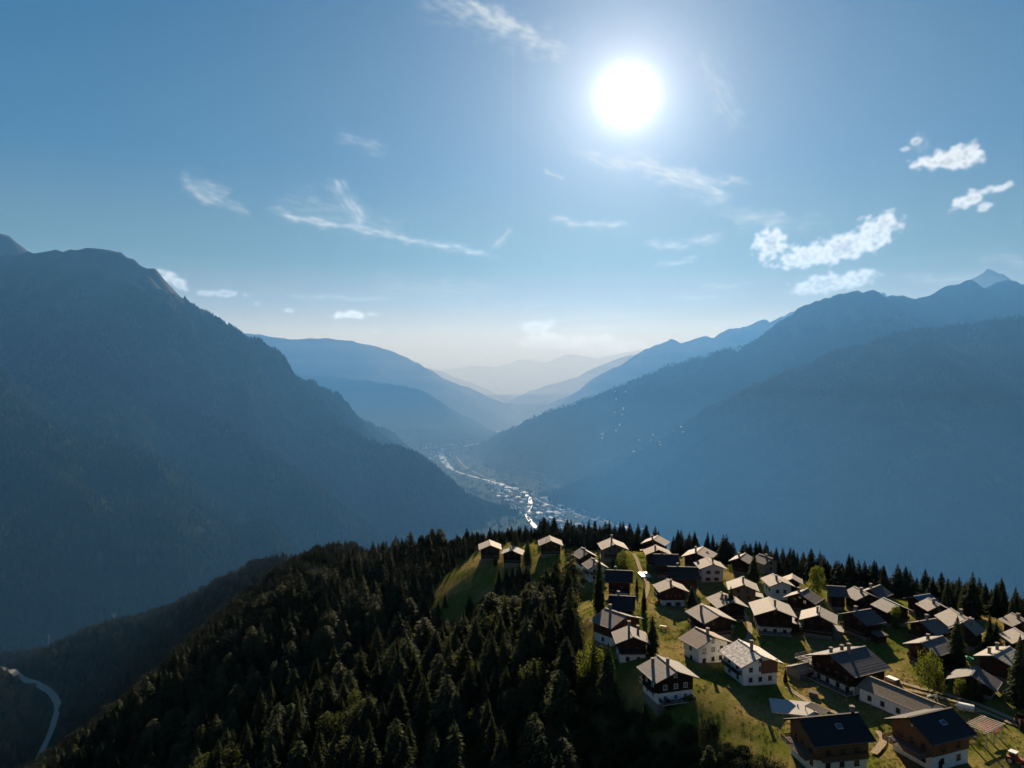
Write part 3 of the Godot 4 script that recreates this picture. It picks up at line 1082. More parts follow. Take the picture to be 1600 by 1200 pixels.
func plant_slopes() -> void:
	var r := RandomNumberGenerator.new()
	r.seed = 77
	var leaf := leaf_material(Color.WHITE, Color(0.12, 0.14, 0.06))
	for f in WOODED:
		var which: int = f[0]
		var m: Dictionary = MOUNTAINS[which]
		var mm := MultiMesh.new()
		mm.transform_format = MultiMesh.TRANSFORM_3D
		mm.use_colors = true
		var mesh := far_conifer(500 + which, 0.24)
		mesh.surface_set_material(0, leaf)
		mm.mesh = mesh
		var at := PackedVector3Array()
		var tries := 0
		while at.size() < f[1] and tries < f[1] * 2:
			tries += 1
			var x := r.randf_range(f[2], f[3])
			var z := r.randf_range(f[4], f[5])
			if absf(x) > -0.74 * z or noise.get_noise_2d(x / 260.0 + 70.0, z / 260.0) > 0.46:
				continue
			var h := mountain_height(m, mountain_segs[which], x, z)
			if h < FLOOR + 6.0 or h > m.treeline + 200.0 * noise.get_noise_2d(x / 200.0, z / 200.0 + 5.0):
				continue
			at.append(Vector3(x, h - 3.0, z))
		mm.instance_count = at.size()
		for i in at.size():
			var s := r.randf_range(13.0, 27.0)
			mm.set_instance_transform(i, Transform3D(Basis(Vector3.UP, r.randf() * TAU).scaled(Vector3(s * 1.6, s, s * 1.6)), at[i]))
			mm.set_instance_color(i, Color(0.02, 0.027, 0.014).lerp(Color(0.045, 0.046, 0.022), clampf(0.5 * r.randf() * r.randf() + 0.9 * noise.get_noise_2d(at[i].x / 230.0, at[i].z / 230.0), 0.0, 1.0)))
		var o := MultiMeshInstance3D.new()
		o.name = numbered("mountain_forest")
		o.multimesh = mm
		add_child(o)
		setting(o, "stuff")
		tag(o, WOODED_LABELS[which], "forest")


# the bushy bank below the lowest houses
func plant_shrubs() -> void:
	var r := RandomNumberGenerator.new()
	r.seed = 52
	var rest := []
	var single := 0
	for k in 900:
		var x := r.randf_range(10.0, 56.0)
		var z := r.randf_range(-215.0, -128.0)
		if is_meadow(x, z) or not (in_poly(SHRUBS, x, z) or x > 17.0) or near_house(x, z):
			continue
		rest.append([Vector3(x, ground(x, z) - 0.3, z), r.randf_range(1.6, 4.2)])
	scatter("leafy", rest, r)


# tufts of meadow grass
func grow_meadow() -> void:
	var r := RandomNumberGenerator.new()
	r.seed = 63
	var st := SurfaceTool.new()
	st.begin(Mesh.PRIMITIVE_TRIANGLES)
	for k in 9:
		var a := r.randf() * TAU
		var root := Vector3(r.randf_range(-0.3, 0.3), -0.05, r.randf_range(-0.3, 0.3))
		var side := Vector3(cos(a), 0, sin(a)) * 0.05
		tri(st, root - side, root + Vector3(r.randf_range(-0.2, 0.2), r.randf_range(0.2, 0.45), r.randf_range(-0.2, 0.2)), root + side)
	var mesh := st.commit()
	var leaf := leaf_material(Color.WHITE, Color(0.5, 0.5, 0.2))
	mesh.surface_set_material(0, leaf)
	var spots := PackedVector3Array()
	for k in 60000:
		var x := r.randf_range(-40.0, 190.0)
		var z := r.randf_range(-395.0, -135.0)
		if noise.get_noise_2d(x * 0.09, z * 0.09 + 60.0) < -0.05 or not is_meadow(x, z) or absf(x) > -0.74 * z:
			continue
		spots.append(Vector3(x, ground(x, z) + 0.35 * noise.get_noise_2d(x * 0.05, z * 0.05), z))
	var mm := MultiMesh.new()
	mm.transform_format = MultiMesh.TRANSFORM_3D
	mm.use_colors = true
	mm.mesh = mesh
	mm.instance_count = spots.size()
	for i in spots.size():
		var p := spots[i]
		var s := r.randf_range(0.6, 1.4)
		mm.set_instance_transform(i, Transform3D(Basis(Vector3.UP, r.randf() * TAU).scaled(Vector3(s, s, s)), p))
		var dry := clampf(0.45 + 1.5 * noise.get_noise_2d(p.x * 0.035 + 90.0, p.z * 0.035) + r.randf_range(-0.3, 0.3), 0.0, 1.0)
		mm.set_instance_color(i, Color(0.08, 0.10, 0.014).lerp(Color(0.20, 0.15, 0.055), dry))
	var o := MultiMeshInstance3D.new()
	o.name = numbered("grass")
	o.multimesh = mm
	add_child(o)
	setting(o, "stuff")
	tag(o, "tufts of long dry grass on the village meadows", "grass")


# orchards, hedges and riverside woods on the valley floor
func plant_valley() -> void:
	var r := RandomNumberGenerator.new()
	r.seed = 88
	var mm := MultiMesh.new()
	mm.transform_format = MultiMesh.TRANSFORM_3D
	mm.use_colors = true
	var mesh := far_conifer(560, 0.45)
	mesh.surface_set_material(0, leaf_material(Color.WHITE, Color(0.12, 0.14, 0.06)))
	mm.mesh = mesh
	var at := PackedVector3Array()
	for k in 60000:
		var x := r.randf_range(-1500.0, 1000.0)
		var z := r.randf_range(-13000.0, -3900.0)
		var rows := noise.get_noise_2d(x / 90.0, z / 260.0) + 0.5 * noise.get_noise_2d(x / 30.0 + 5.0, z / 60.0)
		if rows > 0.08:
			at.append(Vector3(x, FLOOR, z))
	mm.instance_count = at.size()
	for i in at.size():
		var s := r.randf_range(7.0, 16.0)
		mm.set_instance_transform(i, Transform3D(Basis(Vector3.UP, r.randf() * TAU).scaled(Vector3(s * 1.3, s, s * 1.3)), at[i]))
		mm.set_instance_color(i, Color(0.02, 0.028, 0.015).lerp(Color(0.05, 0.055, 0.025), r.randf()))
	var o := MultiMeshInstance3D.new()
	o.name = numbered("valley_woods")
	o.multimesh = mm
	add_child(o)
	setting(o, "stuff")
	tag(o, "hedges and small woods on the valley floor around the river", "trees")


# ---------------------------------------------------------------- houses

# place, turn (degrees, 0 faces +z), roof width and length, eave height, rise, roof, storeys and fittings
const HOUSES := [
	{"x": 31.4, "z": -313.9, "yaw": 14, "w": 8.6, "l": 9.8, "he": 5.2, "rise": 2.4, "roof": "grey_roof", "low": "white_wall", "up": "dark_wood", "base": 1.6, "label": "grey-roofed chalet beside the white balcony house at the wood edge"},
	{"x": 43.5, "z": -316.1, "yaw": 2, "w": 11.4, "l": 12.0, "he": 5.5, "rise": 2.3, "roof": "pale_roof", "low": "grey_stone", "up": "grey_wood", "base": 1.2, "chimneys": [[-0.2, -0.05, 2.2]], "label": "pale-roofed chalet with a grey weathered gable and tall chimney"},
	{"x": 66.0, "z": -337.0, "yaw": -25, "w": 11.0, "l": 9.5, "he": 5.0, "rise": 2.4, "roof": "pale_roof", "low": "grey_stone", "up": "dark_wood", "base": 1.2, "label": "farthest pale-roofed chalet on the rim, close against the trees"},
	{"x": 59.9, "z": -302.0, "yaw": -2, "w": 10.5, "l": 8.5, "he": 5.1, "rise": 2.1, "roof": "brown_roof", "low": "grey_stone", "up": "dark_wood", "base": 1.2, "label": "light brown roof just above the two dark-roofed chalets"},
	{"x": 60.8, "z": -289.3, "yaw": -95, "w": 11.5, "l": 9.9, "he": 5.3, "rise": 2.8, "roof": "dark_roof", "low": "grey_stone", "up": "red_wood", "base": 1.2, "balconies": ["f", "r"], "label": "upper of the two adjoining black-roofed chalets"},
	{"x": 63.3, "z": -271.6, "yaw": -96, "w": 11.7, "l": 11.3, "he": 5.4, "rise": 2.9, "roof": "dark_roof", "low": "grey_stone", "up": "red_wood", "base": 1.2, "balconies": ["f"], "label": "lower of the two adjoining black-roofed chalets"},
	{"x": 76.5, "z": -298.9, "yaw": -28, "w": 11.6, "l": 12.1, "he": 5.3, "rise": 2.2, "roof": "pale_roof", "low": "grey_stone", "up": "dark_wood", "base": 1.2, "annex": "grey_wood", "chimneys": [[0.6, -0.1, 1.8]], "skylights": [[-0.2, 0.5]], "label": "wide pale-roofed chalet with a dark roof window near the rim"},
	{"x": 76.8, "z": -284.1, "yaw": -0, "w": 10.3, "l": 10.2, "he": 5.3, "rise": 1.9, "roof": "pale_roof", "low": "pink_wall", "up": "white_wall", "base": 2.4, "balconies": [], "chimneys": [[0.2, 0.15, 1.6]], "shutters": "red_paint", "label": "white-gabled house with dark timber middle, beside the black roofs"},
	{"x": 92.6, "z": -294.9, "yaw": -33, "w": 7.7, "l": 9.9, "he": 5.0, "rise": 1.7, "roof": "grey_roof", "low": "grey_stone", "up": "dark_wood", "base": 1.2, "annex": "grey_wood", "label": "grey-roofed chalet with dark gable by the spruce near the rim"},
	{"x": 104.0, "z": -300.0, "yaw": 20, "w": 8.0, "l": 8.5, "he": 5.0, "rise": 2.0, "roof": "slate_roof", "low": "grey_stone", "up": "grey_wood", "base": 1.2, "balconies": [], "label": "small grey gabled barn half hidden among the rim spruces"},
	{"x": 39.9, "z": -271.9, "yaw": -99, "w": 11.5, "l": 9.9, "he": 5.4, "rise": 2.8, "roof": "dark_roof", "low": "grey_stone", "up": "red_wood", "base": 1.2, "annex": "cream_wall", "balconies": ["r"], "label": "black-roofed chalet behind the row of slender spruces"},
	{"x": 35.4, "z": -234.8, "yaw": -101, "w": 11.3, "l": 8.4, "he": 5.4, "rise": 2.7, "roof": "dark_roof", "low": "grey_stone", "up": "dark_wood", "base": 1.2, "balconies": [], "label": "black-roofed chalet in shade just below the other behind slender spruces"},
	{"x": 55.2, "z": -254.3, "yaw": 3, "w": 10.3, "l": 9.1, "he": 5.3, "rise": 2.0, "roof": "pale_roof", "low": "white_wall", "up": "red_wood", "base": 2.2, "shutters": "red_paint", "balconies": ["l"], "chimneys": [[0.4, -0.1, 1.5]], "label": "chalet with white ground storey and red shutters in mid-village"},
	{"x": 81.0, "z": -257.1, "yaw": -12, "w": 10.2, "l": 9.8, "he": 5.2, "rise": 2.1, "roof": "pale_roof", "low": "grey_stone", "up": "light_wood", "base": 1.2, "annex": "dark_wood", "balconies": [], "chimneys": [[0.4, 0, 1.7]], "label": "chalet with a light timber gable and one dark window"},
	{"x": 95.1, "z": -262.2, "yaw": -1, "w": 8.8, "l": 10.5, "he": 5.2, "rise": 1.7, "roof": "pale_roof", "low": "white_wall", "up": "white_wall", "base": 1.8, "balconies": [], "frames": "brown", "label": "white-walled house with pale roof at the foot of the tree row"},
	{"x": 70.2, "z": -239.0, "yaw": 5, "w": 10.2, "l": 10.9, "he": 5.2, "rise": 1.9, "roof": "pale_roof", "low": "grey_stone", "up": "dark_wood", "base": 1.2, "label": "pale roof half hidden by two small spruces in mid-village"},
	{"x": 60.9, "z": -224.4, "yaw": 14, "w": 10.7, "l": 12.0, "he": 5.4, "rise": 2.0, "roof": "pale_roof", "low": "grey_stone", "up": "dark_wood", "base": 1.2, "annex": "grey_wood", "chimneys": [[-0.05, -0.55, 2.3]], "balconies": ["l", "f"], "label": "pale-roofed dark chalet with a tall dark chimney on its left slope"},
	{"x": 82.0, "z": -230.5, "yaw": -10, "w": 12.3, "l": 12.8, "he": 5.7, "rise": 2.2, "roof": "pale_roof", "low": "white_wall", "up": "dark_wood", "base": 2.2, "annex": "dark_wood", "chimneys": [[0.5, 0.05, 1.8]], "balconies": ["f", "F"], "label": "large dark chalet with pale stepped roof and white ground storey"},
	{"x": 32.0, "z": -224.6, "yaw": 39, "w": 14.3, "l": 9.4, "he": 5.5, "rise": 2.4, "roof": "grey_roof", "low": "white_wall", "up": "red_wood", "base": 2.2, "chimneys": [[-0.1, -0.3, 3]], "balconies": [], "label": "grey-roofed chalet with tall chimney at the forest edge"},
	{"x": 33.8, "z": -207.7, "yaw": -0, "w": 9.6, "l": 9.3, "he": 5.3, "rise": 1.9, "roof": "grey_roof", "low": "white_wall", "up": "dark_wood", "base": 1.9, "annex": "white_wall", "chimneys": [[-0.1, -0.1, 2.6], [-0.5, 0.5, 1.4]], "label": "grey-roofed chalet with twin chimneys above the forest edge"},
	{"x": 39.0, "z": -183.2, "yaw": 16, "w": 11.8, "l": 10.6, "he": 5.4, "rise": 2.3, "roof": "grey_roof", "low": "white_wall", "up": "dark_wood", "base": 2.3, "chimneys": [[0.45, -0.2, 2.4], [-0.4, -0.5, 1.6]], "balconies": ["l", "F"], "frames": "white", "label": "grey-roofed chalet with white ground storey lowest at the forest edge"},
	{"x": 54.5, "z": -206.0, "yaw": 23, "w": 12.0, "l": 9.0, "he": 5.2, "rise": 2.3, "roof": "brown_roof", "low": "white_wall", "up": "white_wall", "base": 2.4, "chimneys": [[0.4, -0.1, 1.7]], "balconies": [], "frames": "brown", "label": "small white house with a plain brown roof"},
	{"x": 63.1, "z": -193.3, "yaw": 13, "w": 12.1, "l": 12.0, "he": 5.6, "rise": 2.5, "roof": "stone_roof", "low": "white_wall", "up": "white_wall", "base": 3.0, "chimneys": [[0.3, -0.12, 2.6]], "balconies": ["l"], "frames": "blue", "panel": 1, "label": "white house with blue windows and a mottled stone slab roof"},
	{"x": 97.1, "z": -243.8, "yaw": -43, "w": 10.5, "l": 7.7, "he": 5.2, "rise": 2.5, "roof": "grey_roof", "low": "grey_stone", "up": "dark_wood", "base": 1.2, "label": "grey-roofed dark chalet below the leafy tree"},
	{"x": 94.3, "z": -224.8, "yaw": -25, "w": 10.3, "l": 9.4, "he": 5.3, "rise": 2.1, "roof": "pale_roof", "low": "grey_stone", "up": "dark_wood", "base": 1.2, "annex": "grey_wood", "chimneys": [[0.4, -0.05, 1.6]], "label": "dark chalet with pale grey roof at the meadow edge"},
	{"x": 107.1, "z": -224.1, "yaw": -67, "w": 11.1, "l": 8.1, "he": 5.3, "rise": 2.4, "roof": "slate_roof", "low": "grey_stone", "up": "dark_wood", "base": 1.2, "annex": "dark_wood", "label": "slate-roofed dark chalet standing alone above the curving meadow"},
	{"x": 117.9, "z": -246.7, "yaw": 7, "w": 9.4, "l": 8.8, "he": 5.1, "rise": 2.0, "roof": "pale_roof", "low": "grey_stone", "up": "dark_wood", "base": 1.2, "annex": "grey_wood", "label": "pale-roofed chalet below the dense rim trees"},
	{"x": 124.0, "z": -250.0, "yaw": -50, "w": 8.5, "l": 8.5, "he": 5.2, "rise": 2.2, "roof": "slate_roof", "low": "grey_stone", "up": "dark_wood", "base": 1.2, "balconies": [], "label": "small slate-roofed barn behind two pale roofs"},
	{"x": 121.7, "z": -234.4, "yaw": 9, "w": 9.1, "l": 8.4, "he": 5.1, "rise": 2.0, "roof": "pale_roof", "low": "grey_stone", "up": "dark_wood", "base": 1.2, "chimneys": [], "label": "plain pale roof without chimney beside the round green tree"},
	{"x": 111.1, "z": -250.8, "yaw": -102, "w": 9.9, "l": 6.3, "he": 5.1, "rise": 2.1, "roof": "slate_roof", "low": "grey_stone", "up": "dark_wood", "base": 1.2, "balconies": [], "chimneys": [], "label": "low dark grey roof behind the leafy tree at the rim"},
	{"x": 102.6, "z": -268.0, "yaw": -20, "w": 7.0, "l": 7.0, "he": 4.2, "rise": 1.7, "roof": "pale_roof", "low": "grey_stone", "up": "dark_wood", "base": 1.2, "balconies": [], "chimneys": [], "label": "tiny pale-roofed hut beside the leafy tree"},
	{"x": 136.4, "z": -243.3, "yaw": -69, "w": 8.3, "l": 7.5, "he": 4.9, "rise": 1.9, "roof": "blue_roof", "low": "grey_stone", "up": "dark_wood", "base": 1.2, "balconies": [], "chimneys": [], "label": "chalet with a blue metal roof among the rim spruces"},
	{"x": 135.7, "z": -235.0, "yaw": -1, "w": 8.0, "l": 7.5, "he": 5.1, "rise": 2.0, "roof": "pale_roof", "low": "grey_stone", "up": "dark_wood", "base": 1.2, "balconies": [], "label": "small pale roof in front of the blue metal roof"},
	{"x": 135.0, "z": -221.3, "yaw": -9, "w": 9.2, "l": 10.4, "he": 5.2, "rise": 2.5, "roof": "pale_roof", "low": "grey_stone", "up": "dark_wood", "base": 1.2, "annex": "dark_wood", "chimneys": [[0.3, 0.05, 1.6]], "label": "large pale roof adjoining a grey wing near the big spruces"},
	{"x": 133.6, "z": -214.8, "yaw": -49, "w": 7.5, "l": 7.2, "he": 5.1, "rise": 2.9, "roof": "grey_roof", "low": "grey_stone", "up": "dark_wood", "base": 1.2, "balconies": [], "chimneys": [[0.1, 0.4, 1.6]], "label": "grey-roofed wing adjoining the large pale roof"},
	{"x": 123.2, "z": -216.4, "yaw": -69, "w": 10.4, "l": 6.7, "he": 5.2, "rise": 2.3, "roof": "grey_roof", "low": "grey_stone", "up": "dark_wood", "base": 1.2, "chimneys": [[0, -0.1, 1.3]], "label": "grey-roofed chalet with a small spruce before its gable"},
	{"x": 116.1, "z": -202.0, "yaw": -60, "w": 10.2, "l": 10.6, "he": 5.3, "rise": 1.9, "roof": "grey_roof", "low": "grey_stone", "up": "red_wood", "base": 1.2, "chimneys": [[0.1, -0.15, 1.2]], "label": "grey-roofed chalet with dark red gable beside the tallest spruce"},
	{"x": 152.2, "z": -219.5, "yaw": -2, "w": 8.0, "l": 6.7, "he": 5.0, "rise": 2.0, "roof": "pale_roof", "low": "grey_stone", "up": "dark_wood", "base": 1.2, "label": "pale roof at the right edge of the picture, upper of two"},
	{"x": 143.3, "z": -205.7, "yaw": -10, "w": 7.7, "l": 7.8, "he": 5.1, "rise": 2.1, "roof": "pale_roof", "low": "grey_stone", "up": "dark_wood", "base": 1.2, "chimneys": [], "label": "pale roof at the right edge of the picture, lower of two"},
	{"x": 130.3, "z": -194.4, "yaw": -54, "w": 9.2, "l": 10.9, "he": 5.2, "rise": 1.5, "roof": "pale_roof", "low": "grey_stone", "up": "red_wood", "base": 1.2, "chimneys": [[0.5, -0.4, 1.2], [-0.3, -0.35, 1.5]], "balconies": [], "label": "red-walled chalet with a pale roof and two metal chimneys"},
	{"x": 117.0, "z": -184.7, "yaw": -43, "w": 10.7, "l": 7.8, "he": 3.1, "rise": 2.4, "roof": "slate_roof", "low": "grey_stone", "up": "dark_wood", "base": 1.2, "balconies": [], "chimneys": [], "label": "low barn with a steep dark shingled roof behind bushes"},
	{"x": 87.5, "z": -190.4, "yaw": -65, "w": 15.7, "l": 13.2, "he": 5.5, "rise": 3.0, "roof": "slate_roof", "low": "white_wall", "up": "dark_wood", "base": 2.4, "chimneys": [[0.1, 0.12, 2.2], [0.5, -0.3, 1], [-0.1, -0.3, 1]], "balconies": ["f", "F"], "over": 1.3, "label": "large chalet with a broad slate roof attached to the long shed"},
	{"x": 93.1, "z": -174.9, "yaw": 29, "w": 8.4, "l": 17.3, "he": 3.4, "rise": 1.8, "roof": "brown_roof", "low": "white_wall", "up": "white_wall", "base": 0.0, "balconies": [], "chimneys": [], "over": 0.5, "called": "shed", "category": "shed", "frames": "brown", "label": "long low white-walled shed with a pale brown shingle roof"},
	{"x": 66.0, "z": -151.9, "yaw": -80, "w": 11.9, "l": 13.6, "he": 6.6, "rise": 3.0, "roof": "dark_roof", "low": "cream_wall", "up": "brown_wood", "base": 3.2, "chimneys": [[-0.85, -0.1, 1.2]], "skylights": [[-0.1, 0.42]], "balconies": ["f", "r"], "rail": "brown_wood", "over": 1.2, "frames": "brown", "deck": 2.4, "label": "near black-roofed chalet with a skylight and brown timber storey"},
	{"x": 88.1, "z": -153.5, "yaw": -69, "w": 11.9, "l": 12.5, "he": 6.5, "rise": 2.9, "roof": "dark_roof", "low": "white_wall", "up": "brown_wood", "base": 3.2, "chimneys": [], "skylights": [[-0.1, 0.42]], "balconies": ["f"], "rail": "brown_wood", "over": 1.2, "frames": "brown", "deck": 3.2, "label": "near black-roofed chalet with white ground storey and wide wooden terrace"},
	{"x": -11.0, "z": -365.3, "yaw": 4, "w": 11.1, "l": 12.0, "he": 5.6, "rise": 2.3, "roof": "pale_roof", "low": "grey_stone", "up": "dark_wood", "base": 1.2, "chimneys": [], "label": "pale-roofed chalet on the small sunny meadow above the forest"},
	{"x": 0.4, "z": -349.6, "yaw": -8, "w": 10.1, "l": 9.0, "he": 5.4, "rise": 2.1, "roof": "grey_roof", "low": "grey_stone", "up": "dark_wood", "base": 1.2, "label": "small grey-roofed chalet below the one on the sunny meadow"},
	{"x": 18.4, "z": -351.5, "yaw": 1, "w": 11.2, "l": 11.3, "he": 5.4, "rise": 2.3, "roof": "slate_roof", "low": "grey_stone", "up": "dark_wood", "base": 1.2, "skylights": [[0.1, -0.4]], "chimneys": [], "label": "dark slate-roofed chalet among trees left of the village"},
	{"x": 33.5, "z": -296.0, "yaw": 13, "w": 8.5, "l": 8.5, "he": 5.3, "rise": 2.2, "roof": "grey_roof", "low": "white_wall", "up": "white_wall", "base": 2.8, "balconies": ["l", "f"], "label": "white house with stepped balconies below the wood-edge chalet"},
]
# steep bank of bushes in front of the village: [x, z]
const SHRUBS := [[24, -199], [33, -178], [46, -168], [53, -151], [49, -130], [20, -130], [12, -160], [14, -190]]

var meshes := {}


func near_house(x: float, z: float) -> bool:
	for h in HOUSES:
		if Vector2(x - h.x, z - h.z).length() < maxf(h.w, h.l) * 0.62 + 1.0:
			return true
	return false


func make_house_materials() -> void:
	var wood := grooved(11, [Color(0.6, 0.6, 0.6), Color(0.85, 0.85, 0.85), Color(1, 1, 1)])
	for w in [["dark_wood", Color(0.030, 0.017, 0.011)], ["brown_wood", Color(0.20, 0.095, 0.045)], ["red_wood", Color(0.075, 0.026, 0.018)], ["light_wood", Color(0.22, 0.15, 0.10)], ["grey_wood", Color(0.16, 0.15, 0.14)]]:
		var m := textured(wood, 2.4, 0.85, false)
		m.albedo_color = lin(w[1].r, w[1].g, w[1].b)
		M[w[0]] = m
	var plaster := mottled(12, 0.03, 5, [Color(0.62, 0.6, 0.57), Color(0.88, 0.87, 0.85), Color(1, 1, 1)], 256)
	for w in [["white_wall", Color(0.60, 0.595, 0.58)], ["cream_wall", Color(0.66, 0.60, 0.47)], ["grey_wall", Color(0.34, 0.33, 0.32)], ["pink_wall", Color(0.55, 0.46, 0.42)], ["grey_stone", Color(0.16, 0.15, 0.14)]]:
		var m := textured(plaster, 5.0, 0.9, false)
		m.albedo_color = lin(w[1].r, w[1].g, w[1].b)
		M[w[0]] = m
	var slate := mottled(13, 0.02, 6, [Color(0.3, 0.28, 0.25), Color(0.7, 0.69, 0.67), Color(1, 1, 1), Color(1, 0.95, 0.86)], 512)
	for w in [["pale_roof", Color(0.215, 0.195, 0.17)], ["grey_roof", Color(0.16, 0.15, 0.142)], ["brown_roof", Color(0.19, 0.15, 0.112)], ["dark_roof", Color(0.022, 0.022, 0.026)], ["slate_roof", Color(0.085, 0.08, 0.08)], ["blue_roof", Color(0.06, 0.11, 0.16)]]:
		var m := textured(slate, 7.0, 0.8 if w[0] != "blue_roof" else 0.45, false)
		m.albedo_color = lin(w[1].r, w[1].g, w[1].b)
		M[w[0]] = m
	var slabs := mottled(14, 0.06, 3, [Color(0.10, 0.10, 0.09), Color(0.18, 0.17, 0.155), Color(0.32, 0.3, 0.27), Color(0.52, 0.5, 0.47), Color(0.58, 0.57, 0.54)], 512)
	M.stone_roof = textured(slabs, 34.0, 0.85, false)
	M.frame_white = plain(lin(0.6, 0.6, 0.58), 0.6)
	M.frame_brown = plain(lin(0.07, 0.035, 0.02), 0.7)
	M.glass = plain(lin(0.02, 0.023, 0.028), 0.06)
	M.glass.metallic_specular = 0.6
	M.red_paint = plain(lin(0.30, 0.035, 0.03), 0.6)
	M.blue_paint = plain(lin(0.03, 0.045, 0.16), 0.6)
	M.green_paint = plain(lin(0.05, 0.13, 0.06), 0.6)
	M.chimney = textured(plaster, 2.0, 0.9, false)
	M.chimney.albedo_color = lin(0.2, 0.17, 0.15)
	M.concrete = textured(plaster, 3.0, 0.95, false)
	M.concrete.albedo_color = lin(0.4, 0.39, 0.37)
	M.gutter = plain(lin(0.09, 0.08, 0.075), 0.8)
	M.metal = plain(lin(0.4, 0.4, 0.4), 0.4)
	M.metal.metallic = 0.7


# planks or beams: a noise picture with darker joints every few centimetres
func grooved(seed_: int, colors: Array) -> ImageTexture:
	var size := 256
	var tex := mottled(seed_, 0.02, 4, colors, size)
	var im := tex.get_image()
	im.clear_mipmaps()
	for j in size:
		var band := j * 12 / size
		var tone := 0.8 + 0.2 * absf(sin(band * 7.3))
		var joint := 0.55 if j * 12 % size < 20 else 1.0
		for i in size:
			im.set_pixel(i, j, im.get_pixel(i, j) * tone * joint)
	return ImageTexture.create_from_image(im)


func quad(st: SurfaceTool, a: Vector3, b: Vector3, c: Vector3, d: Vector3, out: Vector3) -> void:
	if (c - a).cross(b - a).dot(out) >= 0.0:
		tri(st, a, b, c)
		tri(st, a, c, d)
	else:
		tri(st, a, c, b)
		tri(st, a, d, c)


func face3(st: SurfaceTool, a: Vector3, b: Vector3, c: Vector3, out: Vector3) -> void:
	if (c - a).cross(b - a).dot(out) >= 0.0:
		tri(st, a, b, c)
	else:
		tri(st, a, c, b)


func box(st: SurfaceTool, at: Vector3, size: Vector3, turn := Basis.IDENTITY) -> void:
	var h := size * 0.5
	for axis in 3:
		for s in [-1.0, 1.0]:
			var n := Vector3.ZERO
			n[axis] = s
			var u := Vector3.ZERO
			u[(axis + 1) % 3] = h[(axis + 1) % 3]
			var v := Vector3.ZERO
			v[(axis + 2) % 3] = h[(axis + 2) % 3]
			var c := n * h[axis]
			quad(st, at + turn * (c - u - v), at + turn * (c + u - v), at + turn * (c + u + v), at + turn * (c - u + v), turn * n)


func bar(st: SurfaceTool, a: Vector3, b: Vector3, thick: float) -> void:
	var d := b - a
	var y := d.normalized()
	var x := y.cross(Vector3(0.31, 0.2, 0.93)).normalized() if absf(y.y) > 0.9 else y.cross(Vector3.UP).normalized()
	box(st, (a + b) * 0.5, Vector3(thick, d.length(), thick), Basis(x, y, x.cross(y)))


func start() -> SurfaceTool:
	var st := SurfaceTool.new()
	st.begin(Mesh.PRIMITIVE_TRIANGLES)
	return st


func box_mesh(size: Vector3, at := Vector3.ZERO) -> ArrayMesh:
	var st := start()
	box(st, at, size)
	return st.commit()


# walls of a storey that ends in two gables
func gabled(st: SurfaceTool, w: float, l: float, y0: float, y1: float, y2: float) -> void:
	var x := w * 0.5
	var z := l * 0.5
	for s in [-1.0, 1.0]:
		quad(st, Vector3(s * x, y0, -z), Vector3(s * x, y0, z), Vector3(s * x, y1, z), Vector3(s * x, y1, -z), Vector3(s, 0, 0))
		quad(st, Vector3(-x, y0, s * z), Vector3(x, y0, s * z), Vector3(x, y1, s * z), Vector3(-x, y1, s * z), Vector3(0, 0, s))
		face3(st, Vector3(-x, y1, s * z), Vector3(x, y1, s * z), Vector3(0, y2, s * z), Vector3(0, 0, s))
	quad(st, Vector3(-x, y0, -z), Vector3(x, y0, -z), Vector3(x, y0, z), Vector3(-x, y0, z), Vector3.DOWN)


func roof_mesh(w: float, l: float, he: float, rise: float, r: RandomNumberGenerator) -> ArrayMesh:
	var st := start()
	for s in [-1.0, 1.0]:
		var ridge := Vector3(0, he + rise, 0)
		var eave := Vector3(s * w * 0.5, he, 0)
		var down := (eave - ridge).normalized()
		var n := Vector3(-down.y * s, absf(down.x), 0).normalized()
		n.x = absf(n.x) * s
		var length := ridge.distance_to(eave)
		var basis := Basis(down, n, down.cross(n))
		box(st, (ridge + eave) * 0.5 - n * 0.09, Vector3(length, 0.18, l - 0.06), basis)
		var rows := int(ceil(length / 0.85))
		var z := Vector3(0, 0, l * 0.5)
		for k in rows:
			var a := ridge + down * (length * k / rows - 0.04) + n * 0.015
			var b := ridge + down * (length * (k + 1) / rows + 0.05) + n * r.randf_range(0.022, 0.032)
			quad(st, a - z, a + z, b + z, b - z, n)
			quad(st, b - z, b + z, b + z - n * 0.05, b - z - n * 0.05, down)
			for e in [-1.0, 1.0]:
				face3(st, a + z * e, b + z * e, b + z * e - n * 0.05, Vector3(0, 0, e))
	return st.commit()


func window_meshes(w: float, h: float) -> Array:
	var key := "%.2f %.2f" % [w, h]
	if not meshes.has(key):
		var st := start()
		var t := 0.09
		box(st, Vector3(0, h * 0.5, 0.04), Vector3(w + t, t, 0.14))
		box(st, Vector3(0, -h * 0.5, 0.07), Vector3(w + t * 2.5, t, 0.22))
		box(st, Vector3(-w * 0.5, 0, 0.04), Vector3(t, h - t, 0.14))
		box(st, Vector3(w * 0.5, 0, 0.04), Vector3(t, h - t, 0.14))
		box(st, Vector3(0, 0, 0.035), Vector3(0.05, h - t, 0.07))
		meshes[key] = [st.commit(), box_mesh(Vector3(w - t, h - t, 0.02), Vector3(0, 0, 0.018)), box_mesh(Vector3(w * 0.5, h + 0.05, 0.05))]
	return meshes[key]


